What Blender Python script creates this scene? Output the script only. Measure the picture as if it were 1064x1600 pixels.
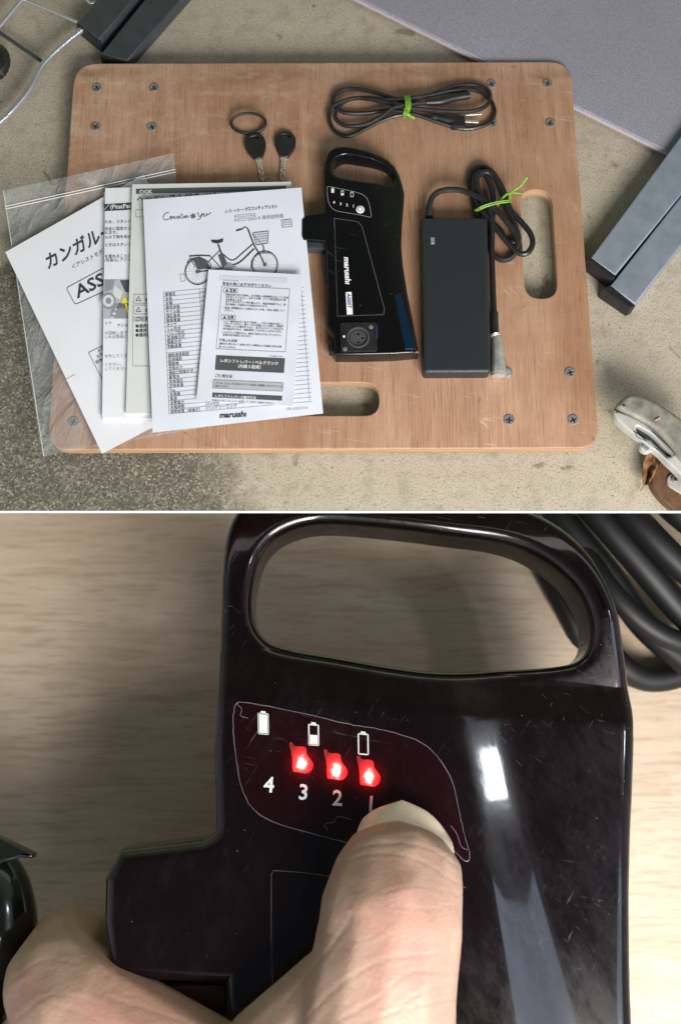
import bpy, bmesh, math, random
import numpy as np
from mathutils import Vector, Matrix, noise, geometry
random.seed(4); R = math.radians
for o in list(bpy.data.objects): bpy.data.objects.remove(o)
S = bpy.context.scene
COL = S.collection

# ------------------------------------------------------------------ camera
CX, CY, F, H = 532.0, 800.0, 1565.0, 1.85      # picture centre, focal length (px of a 1600 px high frame), height
T = math.atan(400 / F)
cd = bpy.data.cameras.new('camera'); cam = bpy.data.objects.new('camera', cd); COL.objects.link(cam)
cam.location = (0, 0, H); cam.rotation_euler = (T, 0, 0)
cd.sensor_fit = 'VERTICAL'; cd.sensor_height = 24; cd.lens = 24 * F / 1600
cd.clip_start = 0.02; cd.clip_end = 60
cd.dof.use_dof = True; cd.dof.focus_distance = 1.97; cd.dof.aperture_fstop = cd.lens / 1000 / 0.022
S.camera = cam
# ------------------------------------------------------------------ world, lamps
W = bpy.data.worlds.new('World'); S.world = W; W.use_nodes = True
bg = W.node_tree.nodes['Background']; bg.inputs[1].default_value = 0.52
def world_nodes():
    nt = W.node_tree; tc = nt.nodes.new('ShaderNodeTexCoord'); sx = nt.nodes.new('ShaderNodeSeparateXYZ'); nt.links.new(tc.outputs['Generated'], sx.inputs[0])
    def rp(sock, stops):
        q = nt.nodes.new('ShaderNodeValToRGB'); e = q.color_ramp.elements
        while len(e) < len(stops): e.new(.5)
        for k, (p, c) in zip(e, stops): k.position = p; k.color = (*c, 1)
        nt.links.new(sock, q.inputs[0]); return q.outputs[0]
    m1 = nt.nodes.new('ShaderNodeMath'); m1.operation = 'MULTIPLY_ADD'; m1.inputs[1].default_value = .5; m1.inputs[2].default_value = .5; nt.links.new(sx.outputs['Y'], m1.inputs[0])
    # a garage: open and bright behind the viewer (-y), green tint added on the far side for the battery's sheen, dark roof overhead
    side = rp(m1.outputs[0], [(0, (1.05, 1.12, 1.2)), (.45, (.80, .88, 1.0)), (.62, (.44, .50, .46)), (.80, (.50, .60, .36)), (1, (.66, .80, .46))])
    up = rp(sx.outputs['Z'], [(0, (1, 1, 1)), (.55, (.8, .8, .8)), (.86, (.2, .2, .2)), (1, (.12, .12, .13))])
    mx = nt.nodes.new('ShaderNodeMix'); mx.data_type = 'RGBA'; mx.blend_type = 'MULTIPLY'; mx.inputs[0].default_value = 1
    nt.links.new(side, mx.inputs[6]); nt.links.new(up, mx.inputs[7]); nt.links.new(mx.outputs[2], bg.inputs[0])
world_nodes()
def area(name, loc, target, sx, sy, power, color):
    l = bpy.data.lights.new(name, 'AREA'); l.shape = 'RECTANGLE'; l.size = sx; l.size_y = sy; l.energy = power; l.color = color
    o = bpy.data.objects.new(name, l); COL.objects.link(o); o.location = loc
    o.rotation_euler = (Vector(target) - Vector(loc)).to_track_quat('-Z', 'Y').to_euler()
    return o
area('doorway_light', (0.92, -1.55, 1.50), (0.1, 0.5, -0.1), 1.7, 1.1, 138, (1.0, 0.965, 0.91))
area('strip_sheen_light', (2.35, -0.85, 2.4), (0.35, -0.2, 0), 0.8, 1.2, 8, (0.66, 0.80, 1.0))  # added cool light, makes the bluish sheen on the big battery's strip
area('ceiling_lamp', (2.14, 0.20, 2.40), (0.33, 0.01, 0), 0.24, 0.16, 7, (0.86, 0.93, 1.0))
S.view_settings.view_transform = 'Standard'; S.view_settings.look = 'None'
S.view_settings.exposure = 0.36; S.view_settings.gamma = 1
S.cycles.use_denoising = True; S.cycles.max_bounces = 8; S.cycles.transparent_max_bounces = 16
S.cycles.sample_clamp_indirect = 4

# ------------------------------------------------------------------ helpers
CT, ST = math.cos(T), math.sin(T)
def P(px, py, z=0.0):
    a, b = (px - CX) / F, -(py - CY) / F
    dx, dy, dz = a, b * CT + ST, b * ST - CT
    k = (z - H) / dz
    return Vector((dx * k, dy * k, z))
TANT = math.tan(T); ZFC = -.15
def link(o): COL.objects.link(o); return o
def tag(o, label=None, cat=None, group=None, kind=None):
    if label: o['label'] = label
    if cat: o['category'] = cat
    if group: o['group'] = group
    if kind: o['kind'] = kind
    return o
def thing(name, px, py, z, label, cat, group=None):
    o = link(bpy.data.objects.new(name, None)); o.location = P(px, py, z); o.empty_display_size = 0.05
    bpy.context.view_layer.update()
    return tag(o, label, cat, group)
def worldloc(o):
    v = Vector(o.location)
    while o.parent: o = o.parent; v += Vector(o.location)
    return v
def clip(bm, side):       # keep one side of the slanting edge where the two places meet
    n = Vector((0, 1, TANT)).normalized()     # plane through the camera: y = (H - z) tan T
    co = Vector((0, 0, H)); g = 0.0022
    if side == 'lower':
        r = bmesh.ops.bisect_plane(bm, geom=bm.verts[:] + bm.edges[:] + bm.faces[:], plane_co=co - n * g, plane_no=n, clear_outer=True)
    else:
        r = bmesh.ops.bisect_plane(bm, geom=bm.verts[:] + bm.edges[:] + bm.faces[:], plane_co=co + n * g, plane_no=n, clear_inner=True)
    ed = [e for e in r['geom_cut'] if isinstance(e, bmesh.types.BMEdge)]
    if ed: bmesh.ops.edgeloop_fill(bm, edges=ed) if False else bmesh.ops.contextual_create(bm, geom=ed) if len(ed) < 3 else bmesh.ops.holes_fill(bm, edges=ed, sides=0)
def finish(name, bm, mat, parent=None, smooth=35, side=None, origin=None, mats=None):
    if side: clip(bm, side)
    me = bpy.data.meshes.new(name)
    if parent is not None: L = worldloc(parent)
    elif origin is not None: L = Vector(origin)
    else:
        c = [v.co for v in bm.verts]
        L = Vector((sum(v.x for v in c) / len(c), sum(v.y for v in c) / len(c), min(v.z for v in c)))
    bmesh.ops.translate(bm, verts=bm.verts, vec=-L)
    bmesh.ops.recalc_face_normals(bm, faces=bm.faces[:])
    bm.to_mesh(me); bm.free()
    for m in (mats or [mat]): me.materials.append(m)
    if smooth:
        me.shade_smooth(); me.set_sharp_from_angle(angle=R(smooth))
    o = link(bpy.data.objects.new(name, me))
    if parent is not None: o.parent = parent
    else: o.location = L
    return o
def area2(p): return 0.5 * sum(p[i].x * p[(i + 1) % len(p)].y - p[(i + 1) % len(p)].x * p[i].y for i in range(len(p)))
def offset(p, d):         # CCW, d>0 goes inwards
    n = len(p); out = []
    for i in range(n):
        a, b, c = p[i - 1], p[i], p[(i + 1) % n]
        e1 = (b - a); e2 = (c - b)
        if e1.length < 1e-9 or e2.length < 1e-9: out.append(b.copy()); continue
        e1.normalize(); e2.normalize()
        n1 = Vector((-e1.y, e1.x)); n2 = Vector((-e2.y, e2.x)); m = n1 + n2
        if m.length < 1e-6: m = n1
        m.normalize(); k = d / max(0.45, m.dot(n1)); out.append(b + m * k)
    return out
def plate_bm(outer, holes, zt, zb, r, steps=4, hold=True, bm=None, cap_bottom=True):
    """outer / holes: lists of 2-D world vectors; top edge rounded with radius r"""
    bm = bm or bmesh.new()
    if area2(outer) < 0: outer = outer[::-1]
    loops = [(outer, 1)]
    for h in holes:
        if area2(h) < 0: h = h[::-1]
        loops.append((h, -1))
    tops, bots = [], []
    for p, s in loops:
        prof = [(0, zb), (0, zt - r)]
        if r > 0:
            for k in range(1, steps + 1):
                a = k / steps * math.pi / 2; prof.append((r * (1 - math.cos(a)), zt - r + r * math.sin(a)))
            if hold: prof.append((r * 1.25 + 0.0002, zt))
        rings = []
        for d, z in prof:
            rings.append([bm.verts.new((q.x, q.y, z)) for q in offset(p, d * s)])
        n = len(p)
        for a, b in zip(rings, rings[1:]):
            for i in range(n):
                bm.faces.new((a[i], a[(i + 1) % n], b[(i + 1) % n], b[i]))
        tops.append(rings[-1]); bots.append(rings[0])
    for rr, do in ((tops, True), (bots, cap_bottom)):
        if not do: continue
        fl = [v for q in rr for v in q]
        for t in geometry.tessellate_polygon([[v.co for v in q] for q in rr]):
            try: bm.faces.new([fl[i] for i in t])
            except ValueError: pass
    return bm
def V2(pts, z): return [P(x, y, z).to_2d() for x, y in pts]
def roundpoly(pts, r, seg=6):
    n = len(pts); out = []
    rs = r if isinstance(r, (list, tuple)) else [r] * n
    for i in range(n):
        a, b, c = Vector(pts[i - 1]), Vector(pts[i]), Vector(pts[(i + 1) % n])
        u, w = (a - b), (c - b); q = min(rs[i], u.length * .48, w.length * .48)
        if q <= 0: out.append(tuple(b)); continue
        u.normalize(); w.normalize(); s, e = b + u * q, b + w * q
        for k in range(seg + 1):
            t = k / seg; out.append(tuple((1 - t) ** 2 * s + 2 * t * (1 - t) * b + t * t * e))
    return out
def smoothclosed(pts, sub=4):
    n = len(pts); out = []
    for i in range(n):
        p0, p1, p2, p3 = (Vector(pts[(i + k) % n]) for k in (-1, 0, 1, 2))
        for k in range(sub):
            t = k / sub
            out.append(0.5 * ((2 * p1) + (-p0 + p2) * t + (2 * p0 - 5 * p1 + 4 * p2 - p3) * t * t + (-p0 + 3 * p1 - 3 * p2 + p3) * t ** 3))
    return [tuple(v) for v in out]
def smoothopen(pts, sub=6):
    q = [Vector(p) for p in pts]; q = [2 * q[0] - q[1]] + q + [2 * q[-1] - q[-2]]; out = []
    for i in range(1, len(q) - 2):
        p0, p1, p2, p3 = q[i - 1:i + 3]
        for k in range(sub):
            t = k / sub
            out.append(0.5 * ((2 * p1) + (-p0 + p2) * t + (2 * p0 - 5 * p1 + 4 * p2 - p3) * t * t + (-p0 + 3 * p1 - 3 * p2 + p3) * t ** 3))
    out.append(q[-2]); return out
def tube_bm(pts, rad, seg=10, closed=False, bm=None, flat=1.0, caps=True):
    bm = bm or bmesh.new(); n = len(pts); pts = [Vector(p) for p in pts]
    rads = rad if isinstance(rad, (list, tuple)) else [rad] * n
    T0 = None; rings = []; nrm = None
    for i in range(n):
        a = pts[i - 1] if (i or closed) else pts[0]; b = pts[(i + 1) % n] if (i < n - 1 or closed) else pts[-1]
        t = (b - a)
        t = t.normalized() if t.length > 1e-9 else T0
        if nrm is None:
            up = Vector((0, 0, 1)) if abs(t.z) < .9 else Vector((1, 0, 0)); nrm = (up - t * up.dot(t)).normalized()
        else: nrm = (nrm - t * nrm.dot(t)).normalized()
        bi = t.cross(nrm); T0 = t
        rings.append([bm.verts.new(pts[i] + (nrm * math.cos(2 * math.pi * k / seg) * flat + bi * math.sin(2 * math.pi * k / seg)) * rads[i]) for k in range(seg)])
    m = n if closed else n - 1
    for i in range(m):
        a, b = rings[i], rings[(i + 1) % n]
        for k in range(seg): bm.faces.new((a[k], a[(k + 1) % seg], b[(k + 1) % seg], b[k]))
    if not closed and caps:
        bm.faces.new(rings[0]); bm.faces.new(rings[-1])
    return bm
def pxm(py, z):           # metres per picture px near row py, height z
    return (P(CX + 1, py, z) - P(CX, py, z)).length

# ------------------------------------------------------------------ materials
def newmat(name):
    m = bpy.data.materials.new(name); m.use_nodes = True
    return m, m.node_tree, m.node_tree.nodes['Principled BSDF']
def N(nt, t, **kw):
    n = nt.nodes.new(t)
    for k, v in kw.items():
        if k in n.inputs.keys(): n.inputs[k].default_value = v
        else: setattr(n, k, v)
    return n
def coords(nt, scale=(1, 1, 1), rot=(0, 0, 0)):
    g = N(nt, 'ShaderNodeNewGeometry'); m = N(nt, 'ShaderNodeMapping'); m.inputs['Scale'].default_value = scale; m.inputs['Rotation'].default_value = rot
    m.inputs['Rotation'].default_value = (0, 0, 0); src = g.outputs['Position']
    if any(rot):
        q = N(nt, 'ShaderNodeVectorRotate'); q.inputs['Angle'].default_value = rot[2]; nt.links.new(src, q.inputs['Vector']); src = q.outputs[0]
    nt.links.new(src, m.inputs[0]); return m.outputs[0]
def noise_n(nt, vec, scale, detail=4, rough=.55, dist=0):
    n = N(nt, 'ShaderNodeTexNoise'); n.inputs['Scale'].default_value = scale; n.inputs['Detail'].default_value = detail
    n.inputs['Roughness'].default_value = rough; n.inputs['Distortion'].default_value = dist
    nt.links.new(vec, n.inputs['Vector']); return n.outputs['Fac']
def ramp(nt, fac, stops):
    r = N(nt, 'ShaderNodeValToRGB'); e = r.color_ramp.elements
    while len(e) < len(stops): e.new(0.5)
    for q, (p, c) in zip(e, stops): q.position = p; q.color = (*(c if isinstance(c, (tuple, list)) else (c, c, c)), 1)
    nt.links.new(fac, r.inputs[0]); return r.outputs[0]
def mix(nt, fac, a, b, mode='MIX'):
    m = N(nt, 'ShaderNodeMix', data_type='RGBA', blend_type=mode)
    for k, v in ((0, fac), (6, a), (7, b)):
        s = m.inputs[k]
        if isinstance(v, bpy.types.NodeSocket): nt.links.new(v, s)
        elif k == 0: s.default_value = v
        else: s.default_value = (*v, 1)
    return m.outputs[2]
def math_n(nt, op, a, b=0.0):
    m = N(nt, 'ShaderNodeMath', operation=op)
    for s, v in ((m.inputs[0], a), (m.inputs[1], b)):
        if isinstance(v, bpy.types.NodeSocket): nt.links.new(v, s)
        else: s.default_value = v
    return m.outputs[0]
def bump(nt, bs, h, strength=.3, dist=.001):
    b = N(nt, 'ShaderNodeBump'); b.inputs['Strength'].default_value = strength; b.inputs['Distance'].default_value = dist
    nt.links.new(h, b.inputs['Height']); nt.links.new(b.outputs[0], bs.inputs['Normal'])
def plain(name, col, rough=.5, metal=0, spec=.5, vary=.0, vscale=40, bumpy=0, bscale=400, bdist=.0005, coat=0):
    m, nt, b = newmat(name)
    b.inputs['Roughness'].default_value = rough; b.inputs['Metallic'].default_value = metal
    b.inputs['Specular IOR Level'].default_value = spec; b.inputs['Coat Weight'].default_value = coat
    b.inputs['Coat Roughness'].default_value = .05
    v = coords(nt)
    if vary:
        f = noise_n(nt, v, vscale, 5)
        c = ramp(nt, f, [(.3, tuple(x * (1 - vary) for x in col)), (.7, tuple(min(1, x * (1 + vary)) for x in col))])
        nt.links.new(c, b.inputs['Base Color'])
        nt.links.new(ramp(nt, noise_n(nt, v, vscale * 1.7, 5), [(.3, max(.03, rough - .08)), (.7, min(1, rough + .1))]), b.inputs['Roughness'])
    else: b.inputs['Base Color'].default_value = (*col, 1)
    if bumpy: bump(nt, b, noise_n(nt, v, bscale, 3), bumpy, bdist)
    return m

def mat_concrete():
    m, nt, b = newmat('concrete'); v = coords(nt)
    big = noise_n(nt, v, 3, 6, .6); fine = noise_n(nt, v, 260, 3, .7); mid = noise_n(nt, v, 28, 6, .65)
    smooth = mix(nt, big, (.355, .305, .23), (.47, .415, .325))
    smooth = mix(nt, ramp(nt, fine, [(.38, 1), (.5, 0)]), smooth, mix(nt, .5, smooth, (.12, .10, .07)))
    smooth = mix(nt, ramp(nt, mid, [(.3, .5), (.5, 0)]), smooth, (.20, .175, .13))
    # exposed aggregate
    vo = N(nt, 'ShaderNodeTexVoronoi'); vo.inputs['Scale'].default_value = 300; nt.links.new(v, vo.inputs['Vector'])
    sp = N(nt, 'ShaderNodeSeparateColor'); nt.links.new(vo.outputs['Color'], sp.inputs[0])
    agg = ramp(nt, sp.outputs[0], [(0, (.07, .063, .045)), (.45, (.15, .135, .10)), (.8, (.22, .20, .155)), (1, (.40, .37, .30))])
    agg = mix(nt, ramp(nt, mid, [(.35, .6), (.65, 0)]), agg, (.085, .078, .06))
    # where the rough concrete is: lower left, wavy border
    sx = N(nt, 'ShaderNodeSeparateXYZ'); nt.links.new(v, sx.inputs[0])
    a = math_n(nt, 'ADD', math_n(nt, 'MULTIPLY', sx.outputs[0], -1.0), math_n(nt, 'ADD', math_n(nt, 'MULTIPLY', sx.outputs[1], -.25), -.27))
    wob = math_n(nt, 'MULTIPLY', noise_n(nt, v, 9, 8, .7), .42)
    a = math_n(nt, 'ADD', a, wob)
    # a > ~ -0.1 rough
    fac = ramp(nt, math_n(nt, 'ADD', a, math_n(nt, 'MULTIPLY', noise_n(nt, v, 60, 6, .75), .10)), [(.0, 0), (.05, .6), (.14, 1)])
    fac = math_n(nt, 'MULTIPLY', fac, ramp(nt, math_n(nt, 'SUBTRACT', math_n(nt, 'ADD', math_n(nt, 'MULTIPLY', sx.outputs[1], -1), 1.24), wob), [(.0, 0), (.06, 1)]))
    col = mix(nt, fac, smooth, agg)
    # dark oily spots
    spot = ramp(nt, noise_n(nt, v, 17, 3, .5, .6), [(.66, 0), (.70, 1)])
    col = mix(nt, math_n(nt, 'MULTIPLY', spot, .55), col, (.09, .075, .055))
    pit = N(nt, 'ShaderNodeTexVoronoi'); pit.inputs['Scale'].default_value = 62; nt.links.new(v, pit.inputs['Vector'])
    pm = math_n(nt, 'MULTIPLY', ramp(nt, pit.outputs['Distance'], [(.07, 1), (.12, 0)]), ramp(nt, mid, [(.45, 0), (.55, 1)]))
    col = mix(nt, math_n(nt, 'MULTIPLY', pm, .75), col, (.05, .045, .035))
    nt.links.new(col, b.inputs['Base Color']); b.inputs['Roughness'].default_value = .85
    b.inputs['Specular IOR Level'].default_value = .25
    hh = math_n(nt, 'SUBTRACT', math_n(nt, 'ADD', fine, math_n(nt, 'MULTIPLY', math_n(nt, 'MULTIPLY', sp.outputs[0], fac), 1.2)), pm)
    bump(nt, b, hh, .6, .0012); return m
def mat_plywood(edge=False):
    m, nt, b = newmat('plywood_edge' if edge else 'plywood'); v = coords(nt)
    if edge:
        z = coords(nt, (4, 4, 420)); f = noise_n(nt, z, 1, 2)
        nt.links.new(ramp(nt, f, [(.35, (.20, .11, .055)), (.6, (.40, .25, .14))]), b.inputs['Base Color']); b.inputs['Roughness'].default_value = .7
        return m
    g = coords(nt, (1, .05, 1), (0, 0, R(-1.5)))
    broad = noise_n(nt, g, 16, 4, .55, 1.2); fine = noise_n(nt, coords(nt, (1, .022, 1)), 520, 4, .75)
    fib = noise_n(nt, coords(nt, (1, .04, 1)), 130, 5, .75)
    col = ramp(nt, broad, [(.3, (.29, .148, .085)), (.48, (.36, .20, .122)), (.6, (.39, .225, .14)), (.75, (.46, .285, .19))])
    patch = noise_n(nt, v, 4.5, 5, .6)
    col = mix(nt, ramp(nt, patch, [(.42, 0), (.66, .65)]), col, (.47, .295, .195))
    sx = N(nt, 'ShaderNodeSeparateXYZ'); nt.links.new(v, sx.inputs[0])
    # weathered pale strip towards the far edge and a brown tide mark
    wy = math_n(nt, 'ADD', sx.outputs[1], math_n(nt, 'MULTIPLY', noise_n(nt, v, 7, 5, .6), .09))
    col = mix(nt, ramp(nt, math_n(nt, 'DIVIDE', wy, 2), [(.715, 0), (.738, .55)]), col, (.40, .27, .18))
    tide = ramp(nt, math_n(nt, 'DIVIDE', wy, 2), [(.722, 0), (.729, .65), (.734, .5), (.742, 0)])
    col = mix(nt, math_n(nt, 'MULTIPLY', tide, ramp(nt, noise_n(nt, v, 5, 3), [(.4, 0), (.55, 1)])), col, (.20, .10, .045))
    col = mix(nt, ramp(nt, fine, [(.36, .6), (.50, 0)]), col, (.17, .078, .04))
    col = mix(nt, ramp(nt, fib, [(.55, 0), (.75, .35)]), col, (.55, .36, .23))
    # crosswise scuffs
    sc = noise_n(nt, coords(nt, (.06, 1, 1), (0, 0, R(8))), 210, 2, .6)
    scm = math_n(nt, 'MULTIPLY', ramp(nt, sc, [(.66, 0), (.70, .55)]), ramp(nt, noise_n(nt, v, 8, 3), [(.48, 0), (.6, 1)]))
    col = mix(nt, scm, col, (.58, .44, .33))
    sc2 = noise_n(nt, coords(nt, (1, .10, 1), (0, 0, R(-38))), 160, 2, .6)
    scm2 = math_n(nt, 'MULTIPLY', ramp(nt, sc2, [(.69, 0), (.73, .5)]), ramp(nt, noise_n(nt, v, 6, 3), [(.5, 0), (.6, 1)]))
    col = mix(nt, scm2, col, (.60, .47, .36))
    cloud = noise_n(nt, coords(nt, (1, .6, 1)), 2.6, 6, .65)
    col = mix(nt, ramp(nt, cloud, [(.38, .5), (.52, 0)]), col, (.245, .115, .058))
    scuff = math_n(nt, 'MULTIPLY', ramp(nt, noise_n(nt, coords(nt, (.5, 1, 1)), 34, 8, .8), [(.50, 0), (.64, .6)]), ramp(nt, math_n(nt, 'SUBTRACT', math_n(nt, 'MULTIPLY', sx.outputs[1], .5), math_n(nt, 'MULTIPLY', sx.outputs[0], .5)), [(.45, .12), (1.0, 1)]))
    col = mix(nt, scuff, col, (.50, .38, .27))
    st = ramp(nt, noise_n(nt, v, 22, 4, .6, 1), [(.665, 0), (.74, .55)])
    col = mix(nt, st, col, (.16, .085, .05))
    nt.links.new(col, b.inputs['Base Color']); b.inputs['Roughness'].default_value = .62; b.inputs['Specular IOR Level'].default_value = .35
    bump(nt, b, math_n(nt, 'ADD', fine, math_n(nt, 'MULTIPLY', fib, .5)), .35, .0008); return m
def mat_table():
    m, nt, b = newmat('table_wood')
    f = noise_n(nt, coords(nt, (.2, 1, 1)), 26, 6, .6, .8); g = noise_n(nt, coords(nt, (.09, 1, 1)), 110, 4, .6)
    bl = noise_n(nt, coords(nt, (.3, 1, 1)), 7, 3)
    col = ramp(nt, f, [(.3, (.46, .36, .265)), (.5, (.51, .41, .31)), (.7, (.56, .46, .355))])
    col = mix(nt, ramp(nt, g, [(.38, .35), (.5, 0)]), col, (.26, .18, .115))
    col = mix(nt, ramp(nt, bl, [(.35, .35), (.6, 0)]), col, (.36, .26, .175))
    nt.links.new(col, b.inputs['Base Color']); b.inputs['Roughness'].default_value = .45; b.inputs['Specular IOR Level'].default_value = .4
    return m
def mat_fabric():
    m, nt, b = newmat('grey_fabric'); v = coords(nt)
    a = noise_n(nt, coords(nt, (1, 2.2, 1), (0, 0, R(18))), 330, 2, .5, 1.0); c = noise_n(nt, coords(nt, (2.2, 1, 1), (0, 0, R(18))), 330, 2, .5, 1.0)
    w = math_n(nt, 'MAXIMUM', a, c)
    col = ramp(nt, w, [(.40, (.15, .148, .185)), (.55, (.25, .245, .29)), (.70, (.37, .36, .41))])
    col = mix(nt, ramp(nt, noise_n(nt, v, 2.2, 3), [(.4, 0), (.6, .22)]), col, (.17, .15, .165))
    nt.links.new(col, b.inputs['Base Color']); b.inputs['Roughness'].default_value = .9
    bump(nt, b, w, .5, .0015); return m
def mat_gloss_black(name='glossy_black', base=(.003, .0028, .004), red=False, scr=1.0):
    m, nt, b = newmat(name); v = coords(nt)
    s1 = noise_n(nt, coords(nt, (1, .06, 1), (0, 0, R(32))), 190, 2, .6); s2 = noise_n(nt, coords(nt, (1, .05, 1), (0, 0, R(-52))), 240, 2, .6)
    s3 = noise_n(nt, coords(nt, (.06, 1, 1), (0, 0, R(12))), 210, 2, .6)
    zone = ramp(nt, noise_n(nt, v, 5, 4, .6), [(.50, 0), (.66, 1)])
    sc = math_n(nt, 'MAXIMUM', ramp(nt, s1, [(.67, 0), (.73, 1)]), math_n(nt, 'MAXIMUM', ramp(nt, s2, [(.68, 0), (.74, 1)]), ramp(nt, s3, [(.69, 0), (.75, 1)])))
    sc = math_n(nt, 'MULTIPLY', sc, math_n(nt, 'MULTIPLY', zone, .17 * scr))
    dust = N(nt, 'ShaderNodeTexVoronoi'); dust.inputs['Scale'].default_value = 45; nt.links.new(v, dust.inputs['Vector'])
    dm = math_n(nt, 'MULTIPLY', ramp(nt, dust.outputs['Distance'], [(.035, 1), (.06, 0)]), ramp(nt, noise_n(nt, v, 14, 2), [(.5, 0), (.6, .6)]))
    k = math_n(nt, 'MINIMUM', math_n(nt, 'ADD', sc, dm), 1)
    smear = math_n(nt, 'MULTIPLY', ramp(nt, noise_n(nt, coords(nt, (1, .5, 1), (0, 0, R(20))), 12, 7, .75), [(.5, 0), (.75, 1)]), .004 * scr)
    col = mix(nt, math_n(nt, 'ADD', math_n(nt, 'MULTIPLY', k, .25), smear), base, (.60, .62, .70))
    nt.links.new(col, b.inputs['Base Color'])
    wear = noise_n(nt, coords(nt, (1, .4, 1), (0, 0, R(-25))), 16, 10, .85, 0)
    nt.links.new(ramp(nt, wear, [(.42, .14), (.66, .30)]), b.inputs['Roughness'])
    nt.links.new(ramp(nt, wear, [(.45, .7), (.62, .35)]), b.inputs['Coat Weight']); nt.links.new(ramp(nt, noise_n(nt, v, 25, 6, .8), [(.40, .02), (.75, .10)]), b.inputs['Coat Roughness'])
    b.inputs['Specular IOR Level'].default_value = .22
    bump(nt, b, sc, .25, .0006)
    return m
def mat_skin():
    m, nt, b = newmat('skin'); v = coords(nt)
    blot = noise_n(nt, v, 9, 5, .6)
    col = ramp(nt, blot, [(.3, (.365, .222, .172)), (.5, (.41, .272, .212)), (.7, (.44, .312, .242))])
    col = mix(nt, ramp(nt, noise_n(nt, v, 22, 4, .6), [(.54, 0), (.74, .35)]), col, (.43, .20, .155))
    b.inputs['Subsurface Weight'].default_value = .8; b.inputs['Subsurface Radius'].default_value = (1, .45, .25); b.inputs['Subsurface Scale'].default_value = .022
    pore = N(nt, 'ShaderNodeTexVoronoi'); pore.inputs['Scale'].default_value = 150; nt.links.new(v, pore.inputs['Vector'])
    cr1 = noise_n(nt, coords(nt, (.45, 1, 1), (0, 0, R(12))), 95, 5, .65, .8)
    cr2 = noise_n(nt, coords(nt, (1, .6, 1), (0, 0, R(-35))), 100, 4, .65, .6)
    line = math_n(nt, 'ADD', ramp(nt, math_n(nt, 'ABSOLUTE', math_n(nt, 'SUBTRACT', cr1, .5)), [(0, 0), (.035, 1)]), ramp(nt, math_n(nt, 'ABSOLUTE', math_n(nt, 'SUBTRACT', cr2, .5)), [(0, .4), (.03, 1)]))
    col = mix(nt, ramp(nt, line, [(.9, .14), (1.5, 0)]), col, (.45, .22, .15))
    for (qx, qy, qr, st) in ((655, 1525, .085, .5), (600, 1400, .06, .25), (200, 1585, .10, .4), (60, 1470, .05, .3)):
        dn = N(nt, 'ShaderNodeVectorMath', operation='DISTANCE'); nt.links.new(v, dn.inputs[0]); dn.inputs[1].default_value = P(qx, qy, ZFC + (.2 if qx > 300 else .05))
        dd = math_n(nt, 'ADD', dn.outputs['Value'], math_n(nt, 'MULTIPLY', math_n(nt, 'SUBTRACT', noise_n(nt, v, 28, 6, .7), .5), .12))
        col = mix(nt, ramp(nt, math_n(nt, 'DIVIDE', dd, qr * 1.6), [(.2, st), (1, 0)]), col, (.47, .205, .165))
    nt.links.new(col, b.inputs['Base Color'])
    h = math_n(nt, 'ADD', math_n(nt, 'MULTIPLY', line, .35), math_n(nt, 'MULTIPLY', pore.outputs['Distance'], .7))
    h = math_n(nt, 'ADD', h, math_n(nt, 'MULTIPLY', noise_n(nt, v, 30, 5, .6), .8))
    b.inputs['Roughness'].default_value = .46; b.inputs['Specular IOR Level'].default_value = .4
    bump(nt, b, h, .28, .003); return m
def mat_bag():
    m, nt, b = newmat('clear_plastic'); v = coords(nt)
    out = nt.nodes['Material Output']
    tr = N(nt, 'ShaderNodeBsdfTransparent'); tr.inputs[0].default_value = (.93, .94, .95, 1)
    b.inputs['Base Color'].default_value = (.75, .78, .80, 1); b.inputs['Roughness'].default_value = .16
    mx = N(nt, 'ShaderNodeMixShader')
    lw = N(nt, 'ShaderNodeLayerWeight'); lw.inputs[0].default_value = .35
    wr = noise_n(nt, coords(nt, (1, .4, 1), (0, 0, R(20))), 26, 4, .6, 1.0)
    f = math_n(nt, 'ADD', .16, math_n(nt, 'ADD', math_n(nt, 'MULTIPLY', lw.outputs['Facing'], .25), ramp(nt, wr, [(.55, 0), (.72, .16)])))
    nt.links.new(f, mx.inputs[0]); nt.links.new(tr.outputs[0], mx.inputs[1]); nt.links.new(b.outputs[0], mx.inputs[2])
    nt.links.new(mx.outputs[0], out.inputs[0]); bump(nt, b, wr, 1.0, .012)
    return m
def emit(name, col, st):
    m, nt, b = newmat(name); b.inputs['Base Color'].default_value = (*col, 1); b.inputs['Emission Color'].default_value = (*col, 1)
    v = coords(nt); nt.links.new(ramp(nt, noise_n(nt, v, 70, 3), [(.35, st * .25), (.6, st)]), b.inputs['Emission Strength']); return m

MC, MP, MPE, MT, MF = mat_concrete(), mat_plywood(), mat_plywood(True), mat_table(), mat_fabric()
MGB = mat_gloss_black('glossy_black'); MGB2 = mat_gloss_black('glossy_plum_black', (.0032, .0012, .0016), scr=1.3)
MSK, MBAG = mat_skin(), mat_bag()
M_black = plain('satin_black', (.012, .012, .013), .42, vary=.3, vscale=60)
M_charger = plain('pebbled_black', (.016, .018, .022), .42, bumpy=.7, bscale=520, bdist=.0012)
M_cable = plain('cable_rubber', (.011, .011, .012), .38, vary=.25, vscale=90)
M_paper = plain('white_paper', (.70, .71, .75), .65, vary=.03, vscale=12)
M_paper_b = plain('bluish_paper', (.64, .67, .75), .65, vary=.03, vscale=12)
M_paper_g = plain('grey_paper', (.60, .62, .61), .65, vary=.04, vscale=12)
M_ink = plain('ink', (.035, .035, .045), .6); M_inkg = plain('grey_ink', (.25, .26, .29), .6); M_band = plain('grey_band', (.42, .43, .45), .6)
M_dark_band = plain('dark_print', (.075, .078, .085), .6)
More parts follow.
